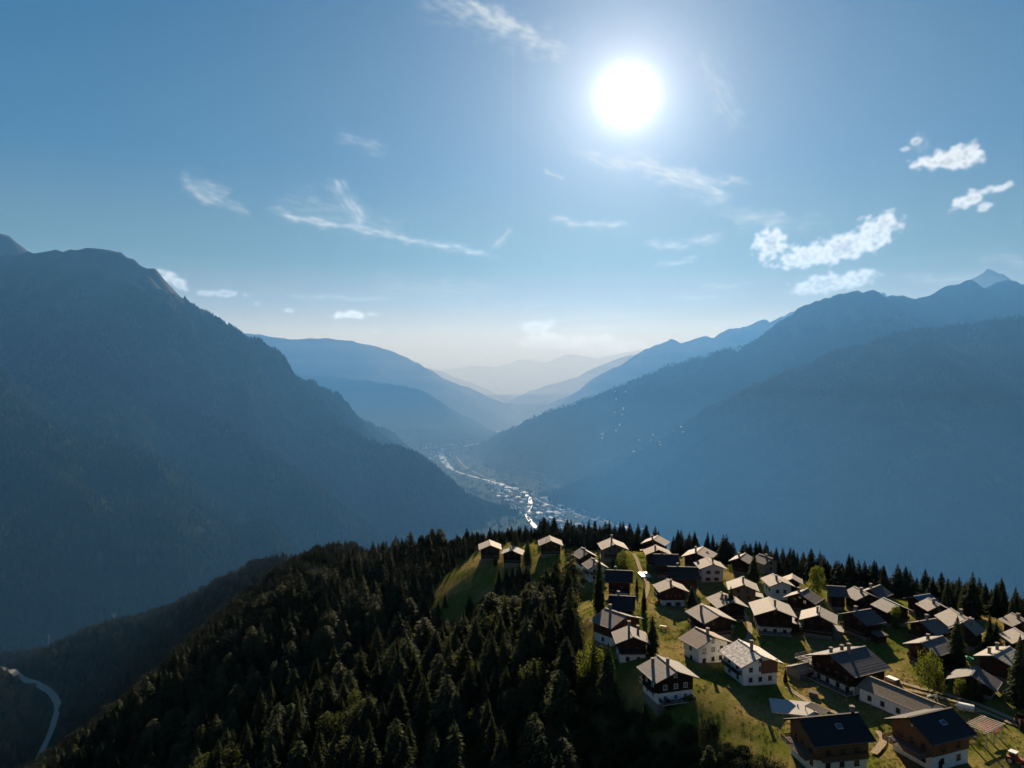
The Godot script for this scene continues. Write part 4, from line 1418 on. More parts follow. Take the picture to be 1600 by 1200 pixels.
func window(house: Node3D, at: Vector3, turn: float, w: float, h: float, frame: Material, shutters: Material) -> void:
	var made := window_meshes(w, h)
	var o := put("window", made[0], frame, house)
	o.position = at
	o.rotation.y = turn
	put("pane", made[1], M.glass, o)
	if shutters:
		for s in [-1.0, 1.0]:
			var sh := put("shutter", made[2], shutters, house)
			sh.position = at + Vector3(s * w * 0.79, 0, 0.04).rotated(Vector3.UP, turn)
			sh.rotation.y = turn


func balcony(house: Node3D, at: Vector3, turn: float, width: float, depth: float, m: Material, slab: Material) -> void:
	var o := put("balcony", box_mesh(Vector3(width, 0.16, depth), Vector3(0, 0, depth * 0.5)), slab, house)
	o.position = at
	o.rotation.y = turn
	var st := start()
	var sides := [[Vector3(-width * 0.5 + 0.05, 0, depth - 0.05), Vector3(width * 0.5 - 0.05, 0, depth - 0.05)], [Vector3(-width * 0.5 + 0.05, 0, 0.05), Vector3(-width * 0.5 + 0.05, 0, depth - 0.15)], [Vector3(width * 0.5 - 0.05, 0, 0.05), Vector3(width * 0.5 - 0.05, 0, depth - 0.15)]]
	for s in sides:
		var a: Vector3 = s[0]
		var b: Vector3 = s[1]
		var d := (b - a).normalized()
		var long := a.distance_to(b)
		bar(st, a + Vector3(0, 1.05, 0), b + Vector3(0, 1.05, 0), 0.1)
		bar(st, a + Vector3(0, 0.2, 0), b + Vector3(0, 0.2, 0), 0.07)
		var n := int(long / 0.34) + 1
		for k in n + 1:
			var p := a + d * long * k / n
			var wide := 0.2 if k % 5 else 0.12
			box(st, p + Vector3(0, 0.6, 0), Vector3(wide if absf(d.x) > 0.5 else 0.04, 0.86, 0.04 if absf(d.x) > 0.5 else wide))
	put("railing", st.commit(), m, o)


func chimney(roof: Node3D, x: float, z: float, slope_y: float, tall: float) -> void:
	var st := start()
	box(st, Vector3(0, tall * 0.5 - 0.6, 0), Vector3(0.62, tall + 1.2, 0.62))
	box(st, Vector3(0, tall + 0.1, 0), Vector3(0.82, 0.08, 0.82))
	for s in [-1.0, 1.0]:
		box(st, Vector3(s * 0.24, tall + 0.22, 0), Vector3(0.08, 0.2, 0.6))
	box(st, Vector3(0, tall + 0.36, 0), Vector3(0.9, 0.07, 0.9))
	var o := put("chimney", st.commit(), M.chimney, roof)
	o.position = Vector3(x, slope_y, z)


func skylight(roof: Node3D, x: float, z: float, y: float, tilt: float) -> void:
	var st := start()
	for s in [-1.0, 1.0]:
		box(st, Vector3(s * 0.55, 0.1, 0), Vector3(0.1, 0.2, 1.3))
		box(st, Vector3(0, 0.1, s * 0.62), Vector3(1.0, 0.2, 0.1))
	var o := put("skylight", st.commit(), M.metal, roof)
	o.position = Vector3(x, y, z)
	o.rotation.z = tilt
	put("pane", box_mesh(Vector3(1.0, 0.03, 1.15), Vector3(0, 0.14, 0)), M.glass, o)


func build_houses() -> void:
	for h in HOUSES:
		build_house(h)


# weathered variants of a roof covering or a wall
func roof_tone(called: String, k: int) -> StandardMaterial3D:
	var key := "%s %d" % [called, k]
	if not M.has(key):
		var m: StandardMaterial3D = M[called].duplicate()
		var c: Color = m.albedo_color.srgb_to_linear() * [0.82, 0.94, 1.06, 1.18][k]
		c.r *= [1.04, 0.98, 1.0, 0.97][k]
		m.albedo_color = Color(c.r, c.g, c.b).linear_to_srgb()
		m.uv1_offset = Vector3(0.37, 0.61, 0.13) * k
		M[key] = m
	return M[key]


# a shed built against the right-hand wall
func annex(house: Node3D, h: Dictionary, w: float, l: float, cover: Material) -> void:
	var deep := 2.6
	var long := l * 0.62
	var st := start()
	box(st, Vector3(w * 0.5 + deep * 0.5 + 0.16, 0.4, -l * 0.12), Vector3(deep, 3.4, long))
	var a := put("annex", st.commit(), M[h.get("annex")], house)
	st = start()
	var tilt := Basis(Vector3.FORWARD, 0.16)
	box(st, Vector3(w * 0.5 + deep * 0.5 + 0.3, 2.42, -l * 0.12), Vector3(deep + 0.7, 0.14, long + 0.7), tilt)
	put("annex_roof", st.commit(), cover, a)


func build_house(h: Dictionary) -> void:
	var r := RandomNumberGenerator.new()
	r.seed = hash(h.label)
	var root := Node3D.new()
	root.name = numbered(h.get("called", "chalet"))
	add_child(root)
	root.position = Vector3(h.x, ground(h.x, h.z), h.z)
	root.rotation_degrees.y = h.yaw
	tag(root, h.label, h.get("category", "house"), "wooden mountain houses of the village")
	var over: float = h.get("over", 1.25)
	var w: float = h.w - 2.0 * over
	var l: float = h.l - 2.0 * over
	var slope: float = h.rise / (h.w * 0.5)
	var y1: float = h.he + slope * over - 0.2
	var y2: float = h.he + h.rise - 0.2
	var hb: float = h.base
	var low: Material = M[h.low]
	var up: Material = roof_tone(h.up, r.randi() % 4)
	var st := start()
	if hb > 0.1:
		box(st, Vector3(0, hb * 0.5 - 0.2, 0), Vector3(w, hb + 0.4, l))
		put("ground_storey", st.commit(), low, root)
		put("foundation", box_mesh(Vector3(w + 0.2, 3.6, l + 0.2), Vector3(0, -2.2, 0)), M.grey_stone, root)
		st = start()
		gabled(st, w + 0.3, l + 0.3, hb, y1 + 0.02, y2)
		put("upper_storey", st.commit(), up, root)
	else:
		gabled(st, w, l, -3.0, y1, y2)
		put("wall", st.commit(), up, root)
	var cover: StandardMaterial3D = roof_tone(h.roof, r.randi() % 4)
	var roof := put("roof", roof_mesh(h.w, h.l, h.he, h.rise, r), cover, root)
	put("ridge_cap", box_mesh(Vector3(0.5, 0.12, h.l + 0.05), Vector3(0, h.he + h.rise + 0.05, 0)), cover, roof)
	for c in h.get("chimneys", [[0.3, -0.2, 1.3]]):
		var cx: float = c[1] * h.w * 0.5
		chimney(roof, cx, c[0] * h.l * 0.5, h.he + h.rise - absf(cx) * slope, c[2])
	for c in h.get("skylights", []):
		var cx: float = c[1] * h.w * 0.5
		skylight(roof, cx, c[0] * h.l * 0.5, h.he + h.rise - absf(cx) * slope + 0.04, -atan(slope) * signf(cx))
	for s in [-1.0, 1.0]:
		put("gutter", box_mesh(Vector3(0.14, 0.13, h.l - 0.1), Vector3(s * (h.w * 0.5 + 0.09), h.he - 0.06, 0)), M.gutter, roof)
	if h.has("annex"):
		annex(root, h, w, l, cover)
	# rafters that carry the overhanging gables
	st = start()
	for s in [-1.0, 1.0]:
		for e in [-1.0, 1.0]:
			bar(st, Vector3(e * 0.1, y2 - 0.05, s * (h.l * 0.5 - 0.12)), Vector3(e * (h.w * 0.5 - 0.2), h.he - 0.16, s * (h.l * 0.5 - 0.12)), 0.16)
	put("bargeboard", st.commit(), M.dark_wood if h.get("barge", "dark") == "dark" else M[h.barge], root)
	# openings
	var frame: Material = {"white": M.frame_white, "brown": M.frame_brown, "blue": M.blue_paint}[h.get("frames", "brown")]
	var shut: Material = M[h.shutters] if h.has("shutters") else null
	var out := 0.15 if hb > 0.1 else 0.0
	var rows := []
	if hb > 1.8:
		rows.append([hb - 1.35, 0.0])
	if y1 - hb > 1.9 or hb <= 0.1:
		rows.append([(hb + 1.35) if hb > 0.1 else 1.5, out])
	if y1 - hb > 4.2:
		rows.append([hb + 3.7, out])
	for row in rows:
		var y: float = row[0]
		var nf := maxi(int(w / 3.0), 1)
		for k in nf:
			var x := (k + 0.5) / nf * (w - 1.2) - (w - 1.2) * 0.5 + r.randf_range(-0.15, 0.15)
			window(root, Vector3(x, y, l * 0.5 + row[1]), 0.0, 0.95, 1.15, frame, shut)
		var ns := maxi(int(l / 3.6), 1)
		for k in ns:
			var z := (k + 0.5) / ns * (l - 1.4) - (l - 1.4) * 0.5 + r.randf_range(-0.2, 0.2)
			for s in [-1.0, 1.0]:
				window(root, Vector3(s * (w * 0.5 + row[1]), y, z), s * PI * 0.5, 0.95, 1.15, frame, shut)
	if y2 - y1 > 1.6:
		window(root, Vector3(0, y1 + (y2 - y1) * 0.3, l * 0.5 + out), 0.0, 0.8, 0.85, frame, null)
	if hb > 2.0:
		var d := put("door", box_mesh(Vector3(1.0, 2.05, 0.08), Vector3(0, 1.02, 0.04)), M.dark_wood, root)
		d.position = Vector3(w * 0.5 + 0.01, 0.1, l * 0.28)
		d.rotation.y = PI * 0.5
		put("handle", box_mesh(Vector3(0.04, 0.14, 0.06), Vector3(0.38, 1.05, 0.1)), M.metal, d)
	if h.has("panel"):
		var pw: float = w * 0.5
		var pan := put("timber_panel", box_mesh(Vector3(pw, 3.4, 0.1), Vector3(0, 1.7, 0.0)), M.brown_wood, root)
		pan.position = Vector3(w * 0.25 + 0.15, hb + 0.05, l * 0.5 + 0.19)
	var wood: Material = M[h.get("rail", "dark_wood")]
	for b in h.get("balconies", ["f"]):
		var y := maxf(hb, 2.3) + 0.05
		match b:
			"f":
				balcony(root, Vector3(0, y, l * 0.5 + out), 0.0, w * 0.96, h.get("deck", 1.25), wood, M.grey_wood)
			"l":
				balcony(root, Vector3(-w * 0.5 - out, y, 0), -PI * 0.5, l * 0.9, 1.2, wood, M.grey_wood)
			"r":
				balcony(root, Vector3(w * 0.5 + out, y, 0), PI * 0.5, l * 0.9, 1.2, wood, M.grey_wood)
			"F":
				balcony(root, Vector3(0, 0.25, l * 0.5 + 0.01), 0.0, w * 0.96, 2.2, wood, M.concrete)


# ---------------------------------------------------------------- paths and the things that stand about

func build_paths() -> void:
	M.track = textured(mottled(31, 0.04, 5, [Color(0.12, 0.10, 0.07), Color(0.22, 0.18, 0.12), Color(0.3, 0.26, 0.18)], 256), 6.0)
	M.asphalt = textured(mottled(32, 0.05, 4, [Color(0.2, 0.18, 0.15), Color(0.34, 0.3, 0.24)], 256), 8.0)
	setting(put("path", ribbon([[100.6, -191.0], [104.8, -186.5], [110.2, -182.0], [114.4, -176.0], [117.4, -167.0], [119.5, -158.0]], 1.6, 0.28, true), M.track))
	setting(put("path", ribbon([[99.3, -187.0], [104.4, -183.0], [109.7, -178.5], [113.3, -172.0], [117.1, -162.5]], 1.2, 0.28, true), M.track))
	for line in [[[70.5, -218.5], [74.3, -228.0], [76.9, -240.0], [77.1, -251.5]], [[45.8, -255.0], [51.4, -277.0], [51.9, -296.5], [53.9, -324.5]], [[70.8, -187.5], [71.9, -182.0], [73.6, -176.5], [78.3, -171.5]], [[76.5, -154.0], [81.3, -159.5], [82.4, -164.0]]]:
		setting(put("path", ribbon(line, 1.5, 0.26, true), M.track))
	setting(put("road", ribbon(FOREST_ROAD, 7.5, 2.4, true), M.asphalt))


func thing(called: String, at: Vector3, yaw: float, label: String, category: String, group := "") -> Node3D:
	var root := Node3D.new()
	root.name = numbered(called)
	add_child(root)
	root.position = Vector3(at.x, ground(at.x, at.z) + at.y, at.z)
	root.rotation_degrees.y = yaw
	tag(root, label, category, group)
	return root


func wheel(parent: Node3D, at: Vector3, radius: float, width: float) -> void:
	var c := CylinderMesh.new()
	c.top_radius = radius
	c.bottom_radius = radius
	c.height = width
	c.radial_segments = 20
	c.rings = 1
	var o := put("wheel", c, M.rubber, parent)
	o.position = at
	o.rotation.z = PI * 0.5
	var r := CylinderMesh.new()
	r.top_radius = radius * 0.55
	r.bottom_radius = radius * 0.55
	r.height = width + 0.03
	r.radial_segments = 14
	r.rings = 1
	put("rim", r, M.metal, o)


func build_things() -> void:
	M.rubber = plain(lin(0.02, 0.02, 0.02), 0.9)
	M.white_paint = plain(lin(0.5, 0.5, 0.48), 0.5)
	M.pale_wood = plain(lin(0.42, 0.36, 0.29), 0.8)
	M.red_cloth = plain(lin(0.22, 0.03, 0.03), 0.9)
	M.green_cloth = plain(lin(0.06, 0.30, 0.12), 0.7)
	M.corrugated = plain(lin(0.03, 0.027, 0.027), 0.95)
	M.brown_paint = plain(lin(0.10, 0.05, 0.03), 0.7)

	# flat-roofed garage let into the slope
	var g := thing("garage", Vector3(67.6, 0.00, -175.0), -14.0, "flat pale concrete garage roof let into the lawn below the white house", "garage")
	put("wall", box_mesh(Vector3(10.0, 3.4, 7.0), Vector3(0, -1.5, 0)), M.concrete, g)
	put("roof", box_mesh(Vector3(10.6, 0.25, 7.6), Vector3(0, 0.335, 0)), M.concrete, g)
	put("vent", box_mesh(Vector3(0.3, 0.5, 0.3), Vector3(1.0, 0.70, -0.6)), M.corrugated, g)
	# lean-to with a corrugated roof beside it
	var lean := thing("lean_to", Vector3(72.3, 0.00, -172.5), -52.0, "small lean-to with a dark corrugated roof beside the concrete garage", "lean-to")
	var st := start()
	for k in 14:
		box(st, Vector3(-2.3 + k * 0.355, 1.5 - 0.02 * k, 0), Vector3(0.2, 0.09, 3.2))
	box(st, Vector3(0, 1.36, 0), Vector3(4.9, 0.06, 3.2), Basis(Vector3.FORWARD, 0.05))
	put("roof", st.commit(), M.corrugated, lean)
	for x in [-2.2, 2.2]:
		for z in [-1.4, 1.4]:
			put("post", box_mesh(Vector3(0.14, 2.2, 0.14), Vector3(x, 0.22, z)), M.grey_wood, lean)

	# sunlit slab on the lawn strip
	var slab := thing("terrace", Vector3(52.4, 0.00, -289.5), 4.0, "bright white paved terrace on the lawn strip between the black roofs", "terrace")
	for i in 3:
		for j in 5:
			put("paving_slab", box_mesh(Vector3(1.24, 0.5, 1.24), Vector3((i - 1) * 1.28, 0.15, (j - 2) * 1.28)), M.white_paint, slab)

	# raised deck and shed behind the large chalet
	var deck := thing("wooden_terrace", Vector3(82.2, 0.00, -198.5), -65.0, "raised wooden terrace with railing behind the large slate-roofed chalet", "terrace")
	put("deck", box_mesh(Vector3(8.0, 0.2, 6.5), Vector3(0, 2.6, 0)), M.grey_wood, deck)
	for x in [-3.8, 0.0, 3.8]:
		for z in [-3.0, 3.0]:
			put("post", box_mesh(Vector3(0.2, 3.6, 0.2), Vector3(x, 0.7, z)), M.dark_wood, deck)
	st = start()
	for z in [-3.15, 3.15]:
		bar(st, Vector3(-3.9, 3.65, z), Vector3(3.9, 3.65, z), 0.14)
		bar(st, Vector3(-3.9, 3.2, z), Vector3(3.9, 3.2, z), 0.1)
	for x in [-3.9, 3.9]:
		bar(st, Vector3(x, 3.6, -3.05), Vector3(x, 3.6, 3.05), 0.14)
		bar(st, Vector3(x, 3.15, -3.05), Vector3(x, 3.15, 3.05), 0.1)
	for k in 9:
		for z in [-3.15, 3.15]:
			bar(st, Vector3(-3.9 + k * 0.975, 2.7, z), Vector3(-3.9 + k * 0.975, 3.6, z), 0.08)
	put("railing", st.commit(), M.dark_wood, deck)
	var hut := thing("shed", Vector3(77.0, 0.00, -195.0), -65.0, "small grey shed with a low gable roof beside the raised terrace", "shed")
	st = start()
	gabled(st, 4.6, 5.0, -1.5, 2.0, 2.9)
	put("wall", st.commit(), M.grey_wood, hut)
	var hr := RandomNumberGenerator.new()
	hr.seed = 5
	put("roof", roof_mesh(5.8, 6.0, 1.9, 1.2, hr), M.slate_roof, hut)

	# van beside the shed
	var van := thing("van", Vector3(98.6, 0.00, -188.5), 28.0, "small brown van with a white roof parked behind the long shed", "van")
	put("body", van_body(), M.brown_paint, van)
	put("roof", box_mesh(Vector3(1.62, 0.1, 2.9), Vector3(0, 1.93, -0.35)), M.white_paint, van)
	put("windscreen", box_mesh(Vector3(1.4, 0.62, 0.04), Vector3(0, 1.45, 1.21)), M.glass, van)
	for s in [-1.0, 1.0]:
		put("side_window", box_mesh(Vector3(0.03, 0.5, 2.1), Vector3(s * 0.855, 1.5, -0.3)), M.glass, van)
		put("headlight", box_mesh(Vector3(0.25, 0.18, 0.05), Vector3(s * 0.6, 0.75, 2.02)), M.white_paint, van)
		for z in [-1.2, 1.3]:
			wheel(van, Vector3(s * 0.78, 0.33, z), 0.33, 0.22)

	# pale tube frame by the shed end
	var frame := thing("swing_frame", Vector3(102.2, 0.00, -177.5), 20.0, "pale tube frame standing on the meadow by the end of the long shed", "frame")
	for s in [-1.0, 1.0]:
		st = start()
		bar(st, Vector3(s * 1.5, 0, -0.8), Vector3(s * 1.35, 2.35, 0), 0.12)
		bar(st, Vector3(s * 1.5, 0, 0.8), Vector3(s * 1.35, 2.35, 0), 0.12)
		put("support", st.commit(), M.white_paint, frame)
	put("top_bar", box_mesh(Vector3(3.2, 0.3, 0.16), Vector3(0, 2.4, 0)), M.white_paint, frame)
	var swing := start()
	for s in [-1.0, 1.0]:
		bar(swing, Vector3(s * 0.25, 0.6, 0.05), Vector3(s * 0.25, 2.25, 0), 0.03)
	box(swing, Vector3(0, 0.55, 0.05), Vector3(0.6, 0.06, 0.3))
	put("swing", swing.commit(), M.dark_wood, frame)

	# pergola beside the near chalet, with a red awning and a covered trailer
	var per := thing("pergola", Vector3(103.8, 0.00, -160.0), 32.0, "pale wooden pergola on posts beside the near chalet with white ground storey", "pergola")
	for x in [-3.4, 0.0, 3.4]:
		for z in [-1.9, 1.9]:
			put("post", box_mesh(Vector3(0.26, 4.6, 0.26), Vector3(x, 1.2, z)), M.pale_wood, per)
	for z in [-2.05, -1.75, 1.75, 2.05]:
		put("beam", box_mesh(Vector3(8.6, 0.28, 0.14), Vector3(0, 3.64, z)), M.pale_wood, per)
	for k in 9:
		put("slat", box_mesh(Vector3(0.12, 0.16, 5.0), Vector3(-3.6 + k * 0.9, 3.87, 0)), M.pale_wood, per)
	var awn := thing("awning", Vector3(106.2, 0.00, -162.0), 32.0, "dark red cloth awning hanging beside the pale pergola", "awning")
	st = start()
	for k in 10:
		var x0 := -2.4 + k * 0.48
		var sag0 := 0.25 * pow((k - 5.0) / 5.0, 2.0)
		var sag1 := 0.25 * pow((k - 4.0) / 5.0, 2.0)
		quad(st, Vector3(x0, 2.6 + sag0, -1.5), Vector3(x0 + 0.48, 2.6 + sag1, -1.5), Vector3(x0 + 0.48, 1.9 + sag1, 1.5), Vector3(x0, 1.9 + sag0, 1.5), Vector3.UP)
	put("cloth", st.commit(), M.red_cloth, awn)
	for x in [-2.35, 2.35]:
		put("pole", box_mesh(Vector3(0.08, 3.2, 0.08), Vector3(x, 1.15, -1.45)), M.metal, awn)
		put("pole", box_mesh(Vector3(0.08, 2.5, 0.08), Vector3(x, 0.8, 1.45)), M.metal, awn)
	var trailer := thing("trailer", Vector3(108.5, 0.00, -174.5), 58.0, "grey trailer under a white cover on the path above the pergola", "trailer")
	put("body", box_mesh(Vector3(1.9, 0.8, 3.6), Vector3(0, 0.95, 0)), M.grey_wall, trailer)
	st = start()
	for k in 6:
		var a0 := PI * k / 6.0
		var a1 := PI * (k + 1) / 6.0
		quad(st, Vector3(cos(a0) * 0.98, 1.36 + sin(a0) * 0.5, -1.85), Vector3(cos(a0) * 0.98, 1.36 + sin(a0) * 0.5, 1.85), Vector3(cos(a1) * 0.98, 1.36 + sin(a1) * 0.5, 1.85), Vector3(cos(a1) * 0.98, 1.36 + sin(a1) * 0.5, -1.85), Vector3(cos(a0 + 0.26), sin(a0 + 0.26), 0))
		for e in [-1.85, 1.85]:
			face3(st, Vector3(0, 1.36, e), Vector3(cos(a0) * 0.98, 1.36 + sin(a0) * 0.5, e), Vector3(cos(a1) * 0.98, 1.36 + sin(a1) * 0.5, e), Vector3(0, 0, e))
	put("cover", st.commit(), M.white_paint, trailer)
	put("drawbar", box_mesh(Vector3(0.12, 0.12, 1.5), Vector3(0, 0.6, 2.5)), M.metal, trailer)
	for s in [-1.0, 1.0]:
		wheel(trailer, Vector3(s * 1.02, 0.36, -0.2), 0.36, 0.22)

	# tractor and cart on the meadow at the right
	var tr := thing("tractor", Vector3(104.1, 0.00, -150.5), 35.0, "red tractor with a white cab roof on the meadow at the right edge", "tractor")
	put("bonnet", box_mesh(Vector3(0.9, 0.8, 1.7), Vector3(0, 1.15, 1.2)), M.red_paint, tr)
	put("cab", box_mesh(Vector3(1.3, 0.75, 1.3), Vector3(0, 1.2, -0.4)), M.red_paint, tr)
	put("cab_window", box_mesh(Vector3(1.24, 0.75, 1.24), Vector3(0, 1.96, -0.4)), M.glass, tr)
	put("cab_roof", box_mesh(Vector3(1.5, 0.16, 1.5), Vector3(0, 2.42, -0.4)), M.white_paint, tr)
	put("exhaust", box_mesh(Vector3(0.1, 1.0, 0.1), Vector3(0.3, 2.0, 1.1)), M.metal, tr)
	for s in [-1.0, 1.0]:
		wheel(tr, Vector3(s * 0.95, 0.75, -0.6), 0.75, 0.42)
		wheel(tr, Vector3(s * 0.75, 0.48, 1.6), 0.48, 0.3)
		put("mudguard", box_mesh(Vector3(0.46, 0.08, 1.3), Vector3(s * 0.95, 1.56, -0.6)), M.red_paint, tr)
	var cart := thing("hay_cart", Vector3(116.3, 0.00, -166.0), -20.0, "dark brown wooden hay cart at the right edge beside the big spruce", "cart")
	put("bed", box_mesh(Vector3(1.9, 0.2, 4.0), Vector3(0, 0.95, 0)), M.dark_wood, cart)
	for s in [-1.0, 1.0]:
		for k in 3:
			put("side_board", box_mesh(Vector3(0.06, 0.34, 4.0), Vector3(s * 0.95, 1.3 + k * 0.42, 0)), M.red_wood, cart)
		put("end_board", box_mesh(Vector3(1.8, 1.2, 0.06), Vector3(0, 1.7, s * 1.98)), M.red_wood, cart)
		for z in [-1.3, 1.3]:
			wheel(cart, Vector3(s * 0.85, 0.42, z), 0.42, 0.2)
	var sun_shade := thing("parasol", Vector3(125.5, 0.00, -201.0), 0.0, "bright green parasol beside the tallest broad spruce", "parasol")
	st = start()
	for k in 8:
		var a0 := k * TAU / 8.0
		var a1 := (k + 1) * TAU / 8.0
		face3(st, Vector3(0, 2.9, 0), Vector3(cos(a0) * 1.5, 2.3, sin(a0) * 1.5), Vector3(cos(a1) * 1.5, 2.3, sin(a1) * 1.5), Vector3(cos(a0), 2, sin(a0)))
	put("canopy", st.commit(), M.green_cloth, sun_shade)
	put("pole", box_mesh(Vector3(0.07, 2.8, 0.07), Vector3(0, 1.4, 0)), M.metal, sun_shade)

	var yellow := thing("parasol", Vector3(57.3, 0.00, -320.0), 10.0, "small yellow parasol on the lawn beside the light brown roof", "parasol")
	M.yellow_cloth = plain(lin(0.5, 0.33, 0.03), 0.8)
	put("canopy", sun_shade.get_child(0).mesh, M.yellow_cloth, yellow)
	put("pole", box_mesh(Vector3(0.07, 2.8, 0.07), Vector3(0, 1.4, 0)), M.metal, yellow)
	var bench := thing("bench", Vector3(46.9, 0.00, -227.0), -25.0, "pale wooden bench with table on the open lawn", "bench")
	for z in [-0.75, 0.75]:
		put("seat", box_mesh(Vector3(2.0, 0.07, 0.35), Vector3(0, 0.47, z)), M.pale_wood, bench)
	put("table_top", box_mesh(Vector3(2.0, 0.08, 0.8), Vector3(0, 0.78, 0)), M.pale_wood, bench)
	for x in [-0.8, 0.8]:
		st = start()
		bar(st, Vector3(x, -0.2, -0.7), Vector3(x, 0.74, -0.2), 0.1)
		bar(st, Vector3(x, -0.2, 0.7), Vector3(x, 0.74, 0.2), 0.1)
		bar(st, Vector3(x, 0.4, -0.9), Vector3(x, 0.4, 0.9), 0.1)
		put("leg", st.commit(), M.pale_wood, bench)

	# firewood stacked on the lawns
	for p in [[52.1, -216.0, 20, "firewood stack before the dark chalet with the tall chimney"], [102.5, -228.5, -30, "firewood stack beside the slate-roofed chalet above the meadow"], [75.1, -182.0, -40, "firewood stack below the raised wooden terrace"], [90.1, -228.5, 10, "firewood stack left of the dark chalet at the meadow edge"]]:
		var pile := thing("woodpile", Vector3(p[0], 0, p[1]), p[2], p[3], "woodpile", "woodpiles beside the houses")
		for i in 4:
			for j in 6:
				var log_mesh := CylinderMesh.new() if i + j == 0 else null
				if log_mesh:
					log_mesh.top_radius = 0.16
					log_mesh.bottom_radius = 0.17
					log_mesh.height = 1.1
					log_mesh.radial_segments = 8
					log_mesh.rings = 1
					meshes["log"] = log_mesh
				var o := put("log", meshes["log"], M.light_wood, pile)
				o.position = Vector3((j - 2.5) * 0.33 + (0.16 if i % 2 else 0.0), 0.12 + i * 0.29, 0)
				o.rotation.x = PI * 0.5
		put("cover", box_mesh(Vector3(2.4, 0.06, 1.3), Vector3(0.1, 1.2, 0)), M.corrugated, pile)

	# power poles on the wooded ridge
	for p in [[-713, -1124, 29.9, 20, "left of two thin power poles on the wooded ridge above the road"], [-621, -1140, 22.1, 20, "right of two thin power poles on the wooded ridge"]]:
		var mast := thing("power_pole", Vector3(p[0], 0, p[1]), p[3], p[4], "pylon", "power poles on the wooded ridge")
		st = start()
		for s in [-1.0, 1.0]:
			for e in [-1.0, 1.0]:
				bar(st, Vector3(s * 1.5, -1, e * 1.5), Vector3(s * 0.25, p[2], e * 0.25), 0.3)
		for k in 6:
			var f: float = k / 6.0
			var w0 := lerpf(1.45, 0.3, f)
			bar(st, Vector3(-w0, f * p[2], w0), Vector3(lerpf(1.45, 0.3, f + 0.16), (f + 0.16) * p[2], lerpf(1.45, 0.3, f + 0.16)), 0.2)
		put("mast", st.commit(), M.metal, mast)
		for y in [0.8, 0.92]:
			put("cross_arm", box_mesh(Vector3(7.0, 0.3, 0.3), Vector3(0, p[2] * y, 0)), M.metal, mast)


func van_body() -> ArrayMesh:
	# side outline from bumper to bonnet to roof, swept across the width
	var side := [Vector2(-2.0, 0.35), Vector2(-2.0, 1.0), Vector2(-1.85, 1.85), Vector2(0.95, 1.88), Vector2(1.42, 1.1), Vector2(1.95, 1.0), Vector2(2.02, 0.35)]
	var st := start()
	for i in side.size():
		var a: Vector2 = side[i]
		var b: Vector2 = side[(i + 1) % side.size()]
		var n := Vector3(0, b.x - a.x, -(b.y - a.y))
		quad(st, Vector3(-0.85, a.y, a.x), Vector3(0.85, a.y, a.x), Vector3(0.85, b.y, b.x), Vector3(-0.85, b.y, b.x), n)
		for s in [-1.0, 1.0]:
			face3(st, Vector3(s * 0.85, 0.9, 0), Vector3(s * 0.85, a.y, a.x), Vector3(s * 0.85, b.y, b.x), Vector3(s, 0, 0))
	return st.commit()


# ---------------------------------------------------------------- the town in the valley and the hamlet on the mountainside

const TOWN := [[-229, -5831], [0, -5518], [222, -5082], [491, -4687], [709, -4387], [789, -4106], [342, -3918], [76, -4350], [-21, -4752], [-163, -5346]]
const TOWN_FAR := [[-1063, -8134], [-1002, -8985], [-626, -8985], [-390, -8134], [-559, -7539], [-660, -6884], [-843, -7325]]


func town_house(size: Vector3, rise: float) -> ArrayMesh:
	var st := start()
	gabled(st, size.x, size.z, -4.0, size.y, size.y + rise)
	for s in [-1.0, 1.0]:
		quad(st, Vector3(0, size.y + rise + 0.4, -size.z * 0.52), Vector3(0, size.y + rise + 0.4, size.z * 0.52), Vector3(s * size.x * 0.54, size.y + 0.2, size.z * 0.52), Vector3(s * size.x * 0.54, size.y + 0.2, -size.z * 0.52), Vector3(s * 0.3, 1, 0))
	return st.commit()


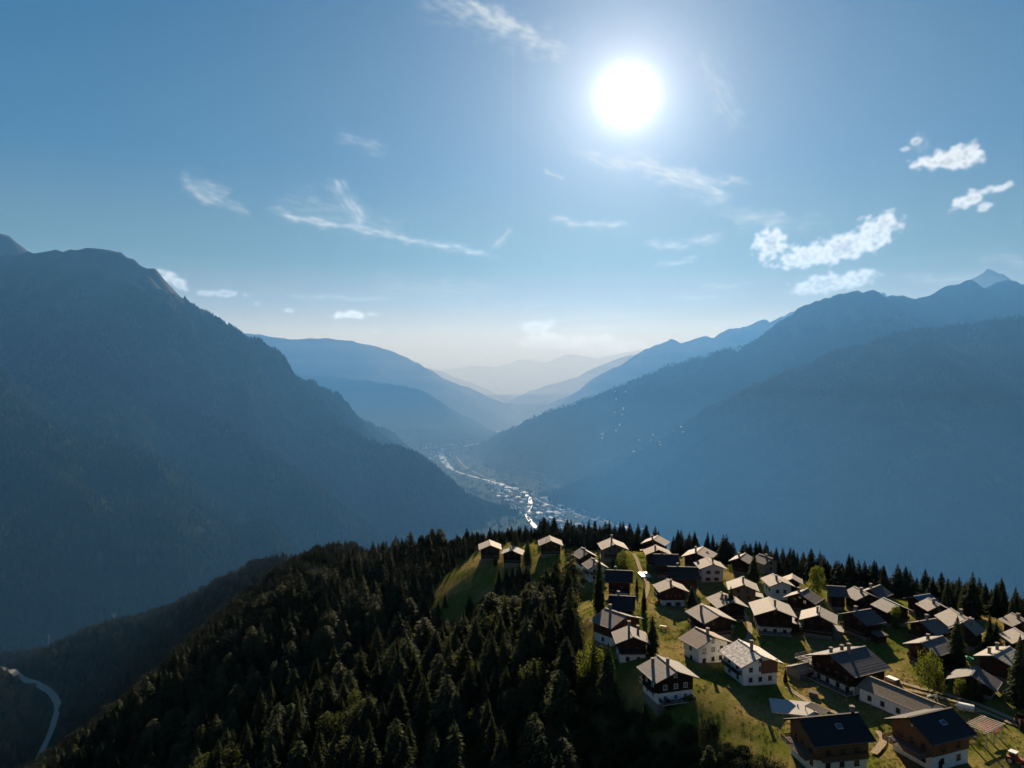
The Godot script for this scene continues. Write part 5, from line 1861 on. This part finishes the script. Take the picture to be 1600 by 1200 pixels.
func build_town() -> void:
	var r := RandomNumberGenerator.new()
	r.seed = 91
	var kinds := []
	for s in [Vector3(10, 8, 13), Vector3(12, 10, 17), Vector3(17, 9, 26), Vector3(22, 9, 40), Vector3(11, 13, 14), Vector3(32, 10, 48)]:
		kinds.append(town_house(s, 2.0 + s.x * 0.06))
	var mats := [plain(lin(0.62, 0.6, 0.55)), plain(lin(0.5, 0.48, 0.44)), plain(lin(0.7, 0.69, 0.66)), plain(lin(0.38, 0.30, 0.25))]
	var n := 0
	var tries := 0
	while n < 290 and tries < 6000:
		tries += 1
		var far := n >= 250
		var x := r.randf_range(-1100.0, 800.0)
		var z := r.randf_range(-8700.0, -4000.0)
		if not in_poly(TOWN_FAR if far else TOWN, x, z):
			continue
		if not far and noise.get_noise_2d(x / 160.0, z / 160.0) < -0.15:
			continue
		var big := r.randf()
		var kind := 5 if big > 0.95 else (3 if big > 0.86 else (2 if big > 0.7 else r.randi() % 2 if big > 0.2 else 4))
		var tone := r.randi() % 4
		var o := put("town_building", kinds[kind], mats[tone])
		o.position = Vector3(x, FLOOR, z)
		o.rotation.y = 0.4 + r.randi() % 2 * PI * 0.5 + r.randf_range(-0.2, 0.2)
		var look: String = ["cream", "greyish", "white", "brownish"][tone]
		var size: String = ["small", "middling", "long", "very long", "tall narrow", "huge flat"][kind]
		if far:
			tag(o, "%s %s building by the river bend far down the valley" % [size, look], "building", "far buildings by the river bend")
		else:
			var where := "at the near end of the valley town" if z > -4500.0 else ("in the middle of the valley town" if z > -5000.0 else "at the far end of the valley town")
			where += ", by the main road" if absf(x - 110.0) < 90.0 else (", on the forest side" if x < 20.0 else ", on the mountain side")
			tag(o, "%s %s building %s" % [size, look, where], "building", "buildings of the valley town")
		n += 1
	for p in [[782, -6261], [763, -6263], [967, -6400], [773, -6216], [759, -6192], [972, -6416], [913, -6228], [900, -6434], [949, -6340], [875, -6178], [1013, -5849], [1071, -5632], [1120, -5831], [1075, -5671], [998, -5584], [919, -5544], [869, -5625], [993, -5646], [1111, -5670], [1058, -5229], [1103, -5243], [1143, -5173], [1050, -5384], [1175, -5246], [1036, -5155], [1243, -5445], [1185, -5147], [956, -7014], [977, -6950], [1048, -6772], [971, -6851], [1178, -5047], [981, -5289], [1025, -5074]]:
		var which := 2
		var best := -1e9
		for k in [1, 2]:
			var h := mountain_height(MOUNTAINS[k], mountain_segs[k], p[0], p[1])
			if h > best:
				best = h
				which = k
		var o := put("mountain_house", kinds[r.randi() % 2], mats[[0, 1, 3][r.randi() % 3]])
		o.position = Vector3(p[0], best + 3.0, p[1])
		o.rotation.y = r.randf() * PI
		o.scale = Vector3.ONE * 0.9
		var band := "topmost" if best > -330.0 else ("lowest" if best < -520.0 else "midmost")
		tag(o, "tiny pale house, %s in the mountainside hamlet%s" % [band, ", towards the valley" if p[0] < 900.0 else ", away from the valley"], "building", "hamlet on the mountainside")
